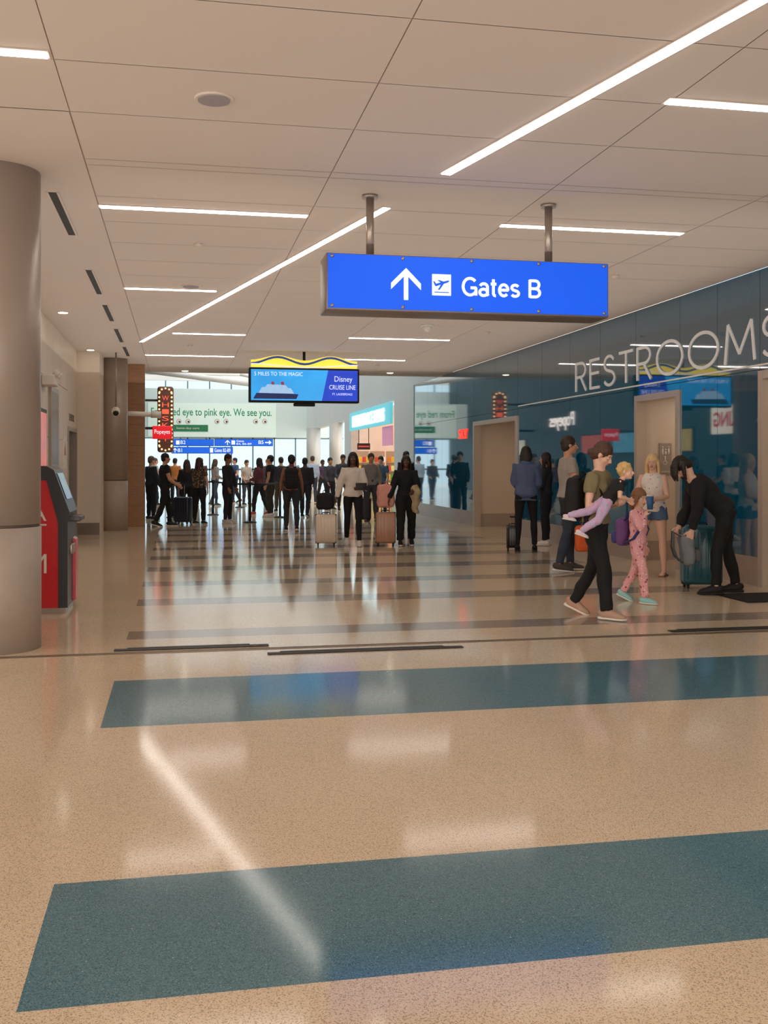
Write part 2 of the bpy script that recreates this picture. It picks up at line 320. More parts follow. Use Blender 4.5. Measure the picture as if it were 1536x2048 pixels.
bm=BM(); cyl(bm,(p.x,p.y,ZC-.03),(p.x,p.y,ZC),.11,seg=24); obj('base',bm,WHITE,t); bm=BM(); loft(bm,[(p.x,p.y,ZC-.03),(p.x,p.y,ZC-.09),(p.x,p.y,ZC-.12)],[.09,.05,.02],seg=24); obj('sensor_cone',bm,WHITE,t)
# gate sign
t=thing('hanging_sign','large blue lit gate direction sign hanging on two steel rods','sign',(2.5,8.75,2.79))
BLUE=mat((0,82,220),.6,emit=.75,var=.03,sc=2,key='sign'); WL=mat((228,236,250),.4,emit=.75,var=.01); y0,y1=8.68,9.05
bm=BM(); rbox(bm,(2.51,(y0+y1)/2,3.035),(2.56,y1-y0,.49),.012); obj('housing',bm,mat((130,120,114),.35,.3),t)
bm=BM(); box(bm,1.245,3.775,y0-.012,y0,2.81,3.27); obj('face',bm,BLUE,t)
for x in (1.643,3.287):
    bm=BM(); cyl(bm,(x,8.86,3.27),(x,8.86,ZC-.02),.035,seg=20); obj('rod',bm,STEEL,t); bm=BM(); cyl(bm,(x,8.86,ZC-.03),(x,8.86,ZC-.001),.07,seg=24); obj('flange',bm,STEEL,t)
for i in range(5):
    for z in (3.25,2.83):
        bm=BM(); ell(bm,(1.28+i*.615,y0-.016,z),(.016,.008,.016)); obj('bolt',bm,STEEL,t)
yf=y0-.014
A=lambda px,py: atY(px,py,yf)
def poly(bm,pts,Y,d=.004):
    a=[bm.verts.new(V((p[0],Y,p[1]))) for p in pts]; b=[bm.verts.new(V((p[0],Y-d,p[1]))) for p in pts]
    bm.faces.new(a); bm.faces.new(b)
    for i in range(len(pts)): bm.faces.new((a[i],a[(i+1)%len(pts)],b[(i+1)%len(pts)],b[i]))
def arrow(cx,cz,h,Y,M=None):
    bm=BM(); w=h*.48; k=h*.07; poly(bm,[(cx-k,cz-h/2),(cx+k,cz-h/2),(cx+k,cz+h/2-k*3),(cx-k,cz+h/2-k*3)],Y)
    top=cz+h/2
    poly(bm,[(cx,top),(cx+w,top-w),(cx+w,top-w-k*2.8),(cx,top-k*2.8)],Y); poly(bm,[(cx,top),(cx,top-k*2.8),(cx-w,top-w-k*2.8),(cx-w,top-w)],Y); return bm
p=A(812,568); obj('arrow',arrow(p.x,p.z,.275,yf),WL,t)
p=A(883,570); bm=BM(); rbox(bm,(p.x,yf-.002,p.z),(.17,.006,.185),.02); obj('icon_plate',bm,WL,t)
def plane_icon(p,sc,Y):
    bm=BM(); q=lambda pts:[(p.x+x*sc,p.z+z*sc) for x,z in pts]
    poly(bm,q([(-.38,.02),(-.3,-.08),(.3,.12),(.4,.2),(.3,.22)]),Y); poly(bm,q([(-.02,.04),(-.2,-.25),(-.1,-.24),(.14,.1)]),Y,.005); poly(bm,q([(-.02,.1),(-.22,.22),(-.1,.22),(.14,.14)]),Y,.005)
    poly(bm,q([(-.36,.0),(-.42,.16),(-.35,.15),(-.26,.0)]),Y,.005); poly(bm,q([(-.36,-.38),(.36,-.38),(.36,-.34),(-.36,-.34)]),Y); return bm
obj('plane_icon',plane_icon(p,.18,yf-.006),BLUE,t)
a=A(925,591); strokes('letter','Gates B',(a.x,yf,a.z),XN,.715,.158,.025,WL,t,gap=.11,depth=.004)
# advert screen
Ys=21.4; a=atY(502,800,Ys); b=atY(715,742,Ys); t=thing('advert_screen','hanging blue cruise advert screen under a yellow wave topper','screen',((a.x+b.x)/2,Ys,a.z))
bm=BM(); rbox(bm,((a.x+b.x)/2,Ys+.12,(a.z+b.z)/2),(b.x-a.x+.08,.24,b.z-a.z+.08),.02); obj('housing',bm,BLACKM,t)
bm=BM(); box(bm,a.x,b.x,Ys-.012,Ys,a.z,b.z)
m=mat((40,150,240),.2,emit=1.0,var=.5,sc=1.3,key='ad'); obj('display',bm,m,t)
Yt=Ys-.013
bm=BM(); X0=a.x; wv=b.x-a.x
poly(bm,[(X0+wv*.02,a.z+.03),(X0+wv*.42,a.z+.03),(X0+wv*.44,a.z+.13),(X0+wv*.36,a.z+.14),(X0+wv*.05,a.z+.15)],Yt); obj('ship_hull',bm,mat((24,40,96),.4,emit=.5),t)
bm=BM(); poly(bm,[(X0+wv*.07,a.z+.15),(X0+wv*.40,a.z+.14),(X0+wv*.37,a.z+.25),(X0+wv*.34,a.z+.26),(X0+wv*.32,a.z+.32),(X0+wv*.15,a.z+.33),(X0+wv*.13,a.z+.27),(X0+wv*.1,a.z+.27)],Yt); obj('ship_decks',bm,mat((160,200,238),.4,emit=.7),t)
for fx in (.19,.28):
    bm=BM(); poly(bm,[(X0+wv*fx,a.z+.32),(X0+wv*(fx+.03),a.z+.32),(X0+wv*(fx+.02),a.z+.39),(X0+wv*(fx-.005),a.z+.38)],Yt); obj('ship_funnel',bm,mat((150,60,80),.4,emit=.6),t)
bm=BM(); poly(bm,[(X0+wv*.66,a.z),(b.x,a.z),(b.x,b.z),(X0+wv*.72,b.z)],Yt,.002); obj('text_field',bm,mat((18,60,195),.3,emit=.8),t)
Yu=Yt-.003
text('writing','5 MILES TO THE MAGIC',(X0+wv*.03,Yu,b.z-.13),XN,wv*.45,.08,WL,t); text('writing','Disney',(X0+wv*.78,Yu,b.z-.27),XN,wv*.17,.15,WL,t)
text('writing','CRUISE LINE',(X0+wv*.73,Yu,b.z-.4),XN,wv*.25,.095,WL,t); text('writing','FT. LAUDERDALE',(X0+wv*.76,Yu,a.z+.12),XN,wv*.19,.045,WL,t)
bm=BM(); zt=b.z+.05
def wave(f0,f1,Y,mi=0,n=24):
    for i in range(n):
        u0,u1=i/n,(i+1)/n; poly(bm,[(X0+wv*u0,f0(u0)),(X0+wv*u1,f0(u1)),(X0+wv*u1,f1(u1)),(X0+wv*u0,f1(u0))],Y,.02)
wave(lambda u:zt,lambda u:zt+.2+.05*math.cos(u*12.6+3.1),Ys+.06); bmesh.ops.remove_doubles(bm,verts=bm.verts,dist=1e-4); obj('topper_panel',bm,mat((250,215,70),.4,emit=.9),t)
bm=BM(); wave(lambda u:zt+.12-.07*math.cos(u*12.6),lambda u:zt+.165-.07*math.cos(u*12.6),Ys+.03); bmesh.ops.remove_doubles(bm,verts=bm.verts,dist=1e-4); obj('topper_wave',bm,mat((40,80,160),.4,emit=.3),t)
bm=BM(); wave(lambda u:zt+.02+.03*math.cos(u*6.3),lambda u:zt+.045+.03*math.cos(u*6.3),Ys+.0); bmesh.ops.remove_doubles(bm,verts=bm.verts,dist=1e-4); obj('topper_wave',bm,mat((235,235,230),.4,emit=.6),t)
bm=BM(); cyl(bm,((a.x+b.x)/2,Ys+.12,b.z),((a.x+b.x)/2,Ys+.12,ZC-.001),.03); obj('rod',bm,BLACKM,t)
bm=BM(); rbox(bm,((a.x+b.x)/2,Ys+.1,a.z-.08),(.45,.1,.07),.02); obj('camera_bar',bm,BLACKM,t)
# kiosk
p=G(135,1228); kx,ky=p.x,p.y+.02; t=thing('cash_machine','red freestanding cash machine with black angled front behind the big column','cash machine',(kx-.4,ky+.4,0))
RED=mat((205,22,32),.3,var=.06,coat=.5)
def prof(bm,pts,y0,y1,mi=0):
    a=[bm.verts.new((x,y0,z)) for x,z in pts]; b=[bm.verts.new((x,y1,z)) for x,z in pts]; bm.faces.new(a).material_index=mi; bm.faces.new(b).material_index=mi
    for i in range(len(pts)): bm.faces.new((a[i],a[(i+1)%len(pts)],b[(i+1)%len(pts)],b[i])).material_index=mi
bm=BM(); prof(bm,[(kx-.75,0.06),(kx-.09,.06),(kx-.09,.9),(kx-.2,1.32),(kx-.75,1.32)],ky,ky+.75); obj('cabinet',bm,RED,t)
bm=BM(); prof(bm,[(kx-.09,.06),(kx-.0,.06),(kx+.0,.95),(kx+.02,1.0),(kx-.13,1.42),(kx-.2,1.46),(kx-.7,1.46),(kx-.7,1.32),(kx-.2,1.32),(kx-.09,.9)],ky-.01,ky+.76); obj('fascia',bm,mat((44,44,48),.35),t)
bm=BM(); prof(bm,[(kx-.74,0),(kx-.02,0),(kx-.02,.06),(kx-.74,.06)],ky+.02,ky+.73); obj('plinth',bm,STEEL,t)
def slope(u,w): return V((kx+.02-.15*u+.006*w,0,1.0+.42*u+.003))
bm=BM(); P0=slope(.3,1);P1=slope(.92,1); quad(bm,[(P0.x,ky+.12,P0.z),(P0.x,ky+.64,P0.z),(P1.x,ky+.64,P1.z),(P1.x,ky+.12,P1.z)]); obj('screen',bm,mat((70,90,120),.15,emit=.5),t)
bm=BM(); rbox(bm,(kx+.04,ky+.38,.93),(.14,.5,.05),.01); obj('keypad_shelf',bm,mat((90,92,98),.4,.4),t)
bm=BM(); rbox(bm,(kx+.01,ky+.38,.62),(.03,.36,.1),.008); obj('cash_slot',bm,STEEL,t)
bm=BM(); prof(bm,[(kx+.0,.06),(kx+.03,.08),(kx+.03,.7),(kx,.72)],ky+.5,ky+.74); obj('side_panel',bm,mat((225,90,100),.3),t)
for ch,py0,py1 in (('A',1012,1042),('T',1048,1074),('M',1108,1147)):
    q0=atY(60,py1,ky-.001); q1=atY(93,py0,ky-.001); text('letter',ch,(q0.x,ky-.001,q0.z),XN,q1.x-q0.x,q1.z-q0.z,WHITE,t)
# left wall bits
t=thing('poster_screen','narrow glowing red poster screen on the stone wall above the cash machine','screen',(XL,16.3,1.4))
bm=BM(); box(bm,XL,XL+.06,15.5,16.75,1.38,2.32); obj('frame',bm,DARK,t); bm=BM(); box(bm,XL+.06,XL+.065,15.56,16.69,1.44,2.26); obj('display',bm,mat((210,100,92),.3,emit=.5,var=.7,sc=4),t)
t=thing('display_panel','tall narrow steel framed panel on the stone wall left of the elevator','panel',(XL,18,1.4))
bm=BM(); box(bm,XL,XL+.05,17.45,18.5,1.4,2.75); obj('frame',bm,STEEL,t); bm=BM(); box(bm,XL+.05,XL+.055,17.52,18.43,1.48,2.67); obj('panel',bm,mat((140,130,126),.2,.3),t)
t=thing('emergency_light','small white emergency light box high on the stone wall','emergency light',(XL,16.8,2.7))
bm=BM(); rbox(bm,(XL+.1,16.8,2.78),(.2,.5,.16),.02); obj('housing',bm,WHITE,t)
for dy in (-.14,.14): bm=BM(); cyl(bm,(XL+.17,16.8+dy,2.9),(XL+.26,16.8+dy,2.86),.05); obj('lamp_head',bm,WHITE,t)
t=thing('notice_sign','white elevator notice with a red triangle beside the elevator','sign',(XL,20.1,1.6))
bm=BM(); box(bm,XL,XL+.01,19.6,20.1,1.4,1.98); obj('plate',bm,WHITE,t); bm=BM(); x=XL+.012; quad(bm,[(x,19.68,1.64),(x,20.02,1.64),(x,19.86,1.9),(x,19.84,1.9)]); obj('triangle',bm,RED,t)
tag(text('wall_lettering','ELEVATOR',(XL,20.7,2.32),XF,.9,.14,mat((70,62,58),.5)),'dark elevator lettering above the elevator door','lettering')
t=thing('security_camera','pole mounted dome camera hanging in front of the slim column','camera',(-1.35,22.2,ZC))
p=atY(232,823,22.4); bm=BM(); cyl(bm,(p.x,p.y,p.z),(p.x,p.y,ZC-.001),.018); obj('pole',bm,STEEL,t); bm=BM(); ell(bm,p,(.09,.09,.1)); obj('dome',bm,WHITE,t); bm=BM(); ell(bm,(p.x,p.y-.04,p.z-.03),.065); obj('lens',bm,BLACKM,t)
t=thing('wall_bracket_camera','white tube camera on an arm beside the slim column','camera',(-.9,23.0,2.6)); p=atY(256,827,23.3); q=atY(302,829,23.3); bm=BM(); cyl(bm,p,q,.055); obj('arm',bm,WHITE,t); bm=BM(); cyl(bm,q,q+V((.22,0,0)),.075,seg=20); obj('camera_body',bm,WHITE,t)
# ---------- far hall
bm=BM(); GW=mat((206,214,218),.6,var=.05,sc=.5)
box(bm,XW,XW+.3,26.6,32.7,ZC,7.5); box(bm,XW,XW+.3,32.7,41.2,3.55,7.5); box(bm,XW,XW+.3,41.2,60,3.3,7.5); box(bm,XW-.02,XW+.3,29.9,32.7,0,ZC); box(bm,XW,XW+.3,41.2,43,0,3.3); struct(obj('wall_hall_right',bm,GW))
bm=BM(); box(bm,-2.5,-2.2,25.2,60,0,7.5); struct(obj('wall_hall_left',bm,mat((60,78,86),.5)))
bm=BM(); box(bm,-7,14,26.6,26.75,ZC-.02,7.5); struct(obj('wall_header',bm,mat((215,205,196),.6)))
bm=BM(); 
for k in range(9): box(bm,-3,8,28.5+k*4,28.9+k*4,6.3,6.8)
for x in (-.5,2.2,4.9): box(bm,x,x+.25,26.7,64,6.8,7.2)
p=atY(300,742,50); q=atY(520,772,50); loft(bm,[p+V((-1,0,.12)),q+V((3,0,-.3))],[.14,.14],seg=8); p=atY(480,748,52); q=atY(690,790,52); loft(bm,[p,q],[.1,.1],seg=8)
struct(obj('trim_2',bm,mat((225,228,230),.6)))
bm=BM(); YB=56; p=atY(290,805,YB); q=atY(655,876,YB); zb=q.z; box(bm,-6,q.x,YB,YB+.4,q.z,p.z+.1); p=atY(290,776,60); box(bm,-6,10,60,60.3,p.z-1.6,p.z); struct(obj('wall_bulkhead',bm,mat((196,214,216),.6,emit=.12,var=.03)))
GR=mat((35,130,88),.5,emit=.25)
t=thing('banner','long white banner with green slogan and cartoon eyes above the far hall','banner',(1.5,YB,3)); a=atY(296,873,YB); b=atY(552,808,YB)
bm=BM(); box(bm,a.x,b.x,YB-.06,YB-.02,a.z,b.z); obj('sheet',bm,mat((206,228,224),.6,emit=.2,var=.02),t)
a=atY(302,834,YB); b=atY(543,818,YB); text('writing','From red eye to pink eye. We see you.',(a.x,YB-.06,a.z-.03),XN,b.x-a.x,b.z-a.z+.03,GR,t,offset=.01)
for px in (358,376,434,452,511,529):
    c=atY(px,843,YB); bm=BM(); cyl(bm,(c.x,YB-.07,c.z),(c.x,YB-.06,c.z),.13,seg=20); obj('eye_ring',bm,mat((90,100,100),.5),t); bm=BM(); cyl(bm,(c.x,YB-.08,c.z),(c.x,YB-.07,c.z),.115,seg=20); obj('eye_white',bm,WHITE,t); bm=BM(); cyl(bm,(c.x+.03,YB-.09,c.z-.02),(c.x+.03,YB-.08,c.z-.02),.05,seg=16); obj('pupil',bm,BLACKM,t)
a=atY(345,863,YB); b=atY(416,850,YB); bm=BM(); box(bm,a.x,b.x,YB-.08,YB-.06,a.z,b.z); obj('tag_panel',bm,mat((30,110,75),.5,emit=.2),t)
text('writing','Same-day care',(a.x+.2,YB-.08,a.z+.1),XN,1.2,.14,WHITE,t)
BL2=mat((10,84,196),.4,emit=.8,var=.03)
def bsign(px0,px1,py0,py1,Y,label,items,zr):
    a=atY(px0,py1,Y); b=atY(px1,py0,Y); t=thing('hanging_sign',label,'sign',((a.x+b.x)/2,Y,a.z)); bm=BM(); rbox(bm,((a.x+b.x)/2,Y+.1,(a.z+b.z)/2),(b.x-a.x,.2,b.z-a.z),.02); obj('housing',bm,DARK,t)
    bm=BM(); box(bm,a.x+.02,b.x-.02,Y-.01,Y,a.z+.02,b.z-.02); obj('face',bm,BL2,t)
    for x in (a.x+.4,b.x-.4): bm=BM(); cyl(bm,(x,Y+.1,b.z-.02),(x,Y+.1,zr),.04,seg=8); obj('rod',bm,STEEL,t)
    for s,x0,x1,y0,y1 in items:
        c=atY(x0,y1,Y); d=atY(x1,y0,Y)
        if s=='^': obj('arrow',arrow((c.x+d.x)/2,(c.z+d.z)/2,d.z-c.z,Y-.011),WL,t)
        elif s=='#': bm=BM(); rbox(bm,((c.x+d.x)/2,Y-.012,(c.z+d.z)/2),(d.x-c.x,.01,d.z-c.z),.02); obj('icon_plate',bm,WL,t)
        elif s=='>':
            bm=BM(); zc=(c.z+d.z)/2; poly(bm,[(c.x,zc-.03),(d.x-.14,zc-.03),(d.x-.14,zc-.12),(d.x,zc),(d.x-.14,zc+.12),(d.x-.14,zc+.03),(c.x,zc+.03)],Y-.011); obj('arrow',bm,WL,t)
        else: text('writing',s,(c.x,Y-.011,c.z),XN,d.x-c.x,d.z-c.z,WL,t)
bsign(346,428,878,892,56.05,'far blue gate sign at the left, upper row',[('#',352,359,881,889),('B2',361,371,881,888)],zb+.01)
bsign(429,546,878,892,56.05,'far blue gate sign with two arrows, upper row',[('^',450,460,880,890),('#',463,470,881,889),('Gates',473,488,880,884),('B4, B6-B9',473,503,886,890),('B5',517,527,881,888),('>',530,543,880,890)],zb+.01)
bsign(343,466,894,907,55.7,'far blue gate sign in the lower row',[('^',347,353,896,905),('B1',356,364,897,904),('#',420,426,896,905),('Gates B2-B9',429,461,897,904)],atY(400,893,55.7).z)
# shop
bm=BM(); box(bm,XW+3,XW+3.1,32.7,41.2,0,3.4); box(bm,XW,XW+3,41.2,41.3,0,3.4); box(bm,XW,XW+3,32.6,32.7,0,3.4); box(bm,XW,XW+3,32.7,41.2,3.3,3.4); struct(obj('wall_shop',bm,mat((240,214,196),.6,emit=.4,var=.15,sc=3)))  # walls glow: the shop's interior lighting is put into their material
t=thing('shop_sign','glowing pale blue sign band above the bright shop','sign',(XW,37,2.75)); bm=BM(); box(bm,XW-.12,XW-.02,32.9,41,2.8,3.5); obj('panel',bm,mat((90,190,206),.4,emit=.6),t)
text('writing','MARKETPLACE NEWS',(XW-.12,40.2,2.92),XT,6.4,.44,mat((235,255,255),.4,emit=2.5),t,depth=.03,offset=.02)
t=thing('shop_poster','pink square poster beside the shop entrance','poster',(XW+.1,34.4,2)); bm=BM(); box(bm,XW+.0,XW+.05,33.2,34.8,2.1,2.75); obj('sheet',bm,mat((205,140,170),.5,emit=.4),t)
t=thing('shop_board','black header board with red bands over the shop racks','board',(7.2,40.2,2.0)); bm=BM(); box(bm,6.94,7.45,40.15,40.2,2.05,2.3); obj('panel',bm,mat((60,36,38),.5),t)
bm=BM(); box(bm,6.98,7.41,40.14,40.15,2.15,2.2); obj('red_band',bm,mat((210,80,70),.4,emit=.5),t)
for x in (7.0,7.4): bm=BM(); cyl(bm,(x,40.18,2.28),(x,40.18,3.3),.015,seg=6); obj('hanger',bm,DARK,t)
cols=[(235,190,60),(220,70,60),(240,225,150),(250,250,245),(90,160,90),(230,130,50)]
pk=[]
for i,c in enumerate(cols):
    bm=BM(); rbox(bm,(0,0,.12),(.13,.07,.22),.03); o=obj('snack_pack',bm,mat(c,.4,emit=.3,key='pk%d'%i)); pk.append(o)
used=set()
for r in range(3):
    xb=6.95+r*.66; t=thing('shop_rack',['white shop rack nearest the hall in the bright shop','white shop rack in the middle of the bright shop','white shop rack deepest inside the bright shop'][r],'rack',(xb+.3,40.9,0))
    bm=BM(); box(bm,xb,xb+.6,41.0,41.04,0,2.0); obj('back_panel',bm,mat((225,205,185),.6),t)
    for z in (.15,.5,.85,1.2,1.55):
        bm=BM(); box(bm,xb,xb+.6,40.72,41.0,z-.02,z); obj('shelf',bm,WHITE,t)
        for k in range(4):
            i=random.randrange(6); o=pk[i]
            if i in used: o=pk[i].copy(); COL.objects.link(o)
            used.add(i); o.location=(xb+.075+k*.15,40.8,z-.009); tag(o,'%s snack pack on the white shop racks'%['yellow','red','cream','white','green','orange'][i],'snack pack','%s snack packs on the shop racks'%['yellow','red','cream','white','green','orange'][i])
# marquee + red blade + restaurant signs
p=atY(331,905,45); q=atY(331,773,45); mx=p.x; w=.34; t=thing('marquee_sign','tall dark bulb-lined marquee sign with vertical red letters','sign',(mx,45,p.z))
bm=BM(); rbox(bm,(mx,45,(p.z+q.z)/2),(w*2,.25,q.z-p.z),.3,seg=6); obj('board',bm,mat((92,50,38),.5),t)
zz=p.z+.3; BU=mat((255,205,150),.4,emit=1.3)
for k in range(14):
    z=zz+k*(q.z-p.z-.6)/13
    for s_ in (-1,1): bm=BM(); ell(bm,(mx+s_*(w-.08),44.84,z),.042,seg=8); obj('bulb',bm,BU,t)
for k in range(5):
    a_=math.pi*(k+.5)/5
    for s_,zc in ((1,q.z-.33),(-1,p.z+.33)): bm=BM(); ell(bm,(mx+math.cos(a_)*(w-.08),44.84,zc+s_*math.sin(a_)*.24),.042,seg=8); obj('bulb',bm,BU,t)
for k,ch in enumerate('WHISKEY'): text('letter',ch,(mx-.14,44.87,q.z-.6-k*.29),XN,.28,.2,mat((225,90,60),.4,emit=.8),t)
bm=BM(); cyl(bm,(-2.2,45.05,3),(mx,45.05,3),.05); cyl(bm,(-2.2,45.05,4.2),(mx,45.05,4.2),.05); obj('bracket',bm,DARK,t)
p=atY(305,878,32.5); q=atY(344,852,32.5); t=thing('blade_sign','small red blade sign with white script below the marquee','sign',((p.x+q.x)/2,32.5,p.z)); bm=BM(); rbox(bm,((p.x+q.x)/2,32.5,(p.z+q.z)/2),(q.x-p.x,.12,q.z-p.z),.02); obj('board',bm,mat((215,30,40),.4,emit=.7),t)
text('writing','Popeyes',(p.x+.06,32.435,p.z+.12),XN,q.x-p.x-.12,.17,WL,t); bm=BM(); cyl(bm,(-2.2,32.5,q.z-.06),(p.x,32.5,q.z-.06),.03); obj('bracket',bm,DARK,t)
t=thing('wall_sign','glowing white restaurant script on the left food counter, mirrored in teal glass','sign',(-2.2,41,2.8)); text('writing','Popeyes',(-2.2,40,2.9),XF,2.8,.75,mat((255,235,230),.4,emit=1.6),t,depth=.03)
t=thing('blade_sign','burger restaurant blade sign behind the wood wall, mirrored in teal glass','sign',(-1.15,26.1,2.3)); bm=BM(); rbox(bm,(-1.15,26.15,2.72),(.08,1.6,.8),.03); obj('board',bm,mat((240,225,205),.4,emit=1.2),t); text('writing','KING',(-1.11,25.5,2.52),XF,1.3,.42,mat((205,25,20),.4,emit=.9),t,offset=.03)
bm=BM(); cyl(bm,(-1.15,26,3.1),(-1.15,26,ZC-.001),.03); obj('rod',bm,DARK,t)
for k,(c,y) in enumerate((((230,180,90),30),((90,160,190),34),((200,80,60),37),((220,210,190),46),((120,170,200),51))):
    t=thing('menu_board','lit menu board on the left food counter, number %s from the wood wall'%['one','two','three','four','five'][k],'menu board',(-2.2,y,2)); bm=BM(); box(bm,-2.2,-2.12,y,y+2,1.9,2.6); obj('panel',bm,mat(c,.4,emit=.35,var=.5,sc=5),t); bm=BM(); box(bm,-2.21,-2.15,y-.05,y+2.05,1.85,2.65); obj('frame',bm,DARK,t)
bm=BM()
for k in range(13): box(bm,-6+k*1.3,-5.92+k*1.3,63,63.1,0,7.5)
for z in (1.1,3.0,5): box(bm,-6,10,63,63.1,z,z+.1)
struct(obj('window_1',bm,mat((90,110,120),.4)))
# stanchions
pts=[G(500,1045),G(426,1030),G(560,1035),G(345,1035),G(480,1015)]
SL=['black belt post in the middle of the queue, nearest','black belt post left of the woman in dark clothes','black belt post beside the person with the black backpack','black belt post near the man in the black shirt','black belt post deeper in the queue']
for p,l in zip(pts,SL):
    t=thing('stanchion',l,'stanchion',p,0,'belt posts in the queue'); bm=BM(); loft(bm,[p,p+V((0,0,.02)),p+V((0,0,.04))],[.17,.16,.04],seg=24); obj('base',bm,BLACKM,t); bm=BM(); cyl(bm,p+V((0,0,.03)),p+V((0,0,.95)),.032); obj('pole',bm,BLACKM,t); bm=BM(); cyl(bm,p+V((0,0,.93)),p+V((0,0,1.02)),.042); obj('belt_head',bm,BLACKM,t)
for a,b,l in ((0,1,'black belt stretched between the two nearest queue posts'),(0,2,'black belt running right from the nearest queue post'),(1,3,'black belt running left in the queue')):
    A_=pts[a]+V((0,0,.97)); B_=pts[b]+V((0,0,.97)); bm=BM(); loft(bm,[A_,(A_+B_)/2-V((0,0,.03)),B_],[(.025,.003)]*3,ref=(0,0,1),seg=8); tag(obj('queue_belt',bm,BLACKM),l,'belt')
# ---------- people
def dirv(p,o,s): p,o=R(p),R(o); return V((math.sin(p)*math.cos(o),s*math.sin(o),-math.cos(p)*math.cos(o)))
RG=[(-.12,.06,.06),(-.05,.13,.1),(.02,.162,.112),(.12,.155,.108),(.3,.132,.095),(.5,.146,.108),(.7,.16,.112),(.84,.16,.098),(.93,.115,.075),(1,.06,.055)]
def hand(bm,W,h,n,l,s,curl):
    loft(bm,[W-h*.02*s,W+h*.02*s,W+h*.055*s,W+h*.088*s],[(.024*s,.018*s),(.034*s,.017*s),(.042*s,.015*s),(.038*s,.011*s)],ref=l,seg=10)
    for i,ln in enumerate((.92,1.05,1,.78)):
        b=W+h*(.08*s)+l*((.031-.0205*i)*s); pts=[b-h*.015*s,b]; d=h
        for j,sg in enumerate((.036,.026,.02)):
            c=R(curl*(j+.6)); d=h*math.cos(c)+n*math.sin(c); b=b+d*sg*ln*s; pts.append(b)
        loft(bm,pts,[.0098*s,.0098*s,.009*s,.0082*s,.006*s],ref=l,seg=8)
    b=W+h*.02*s+l*.022*s; d1=(h*.6+l*.75+n*.25).normalized(); d2=(h*.9+l*.3+n*.5).normalized()
    loft(bm,[b,b+d1*.038*s,b+d1*.038*s+d2*.03*s,b+d1*.038*s+d2*.055*s],[.014*s,.0115*s,.0105*s,.007*s],ref=n,seg=8)
SK={'l':(228,182,158),'t':(204,150,122),'d':(96,64,48),'m':(146,102,76)}
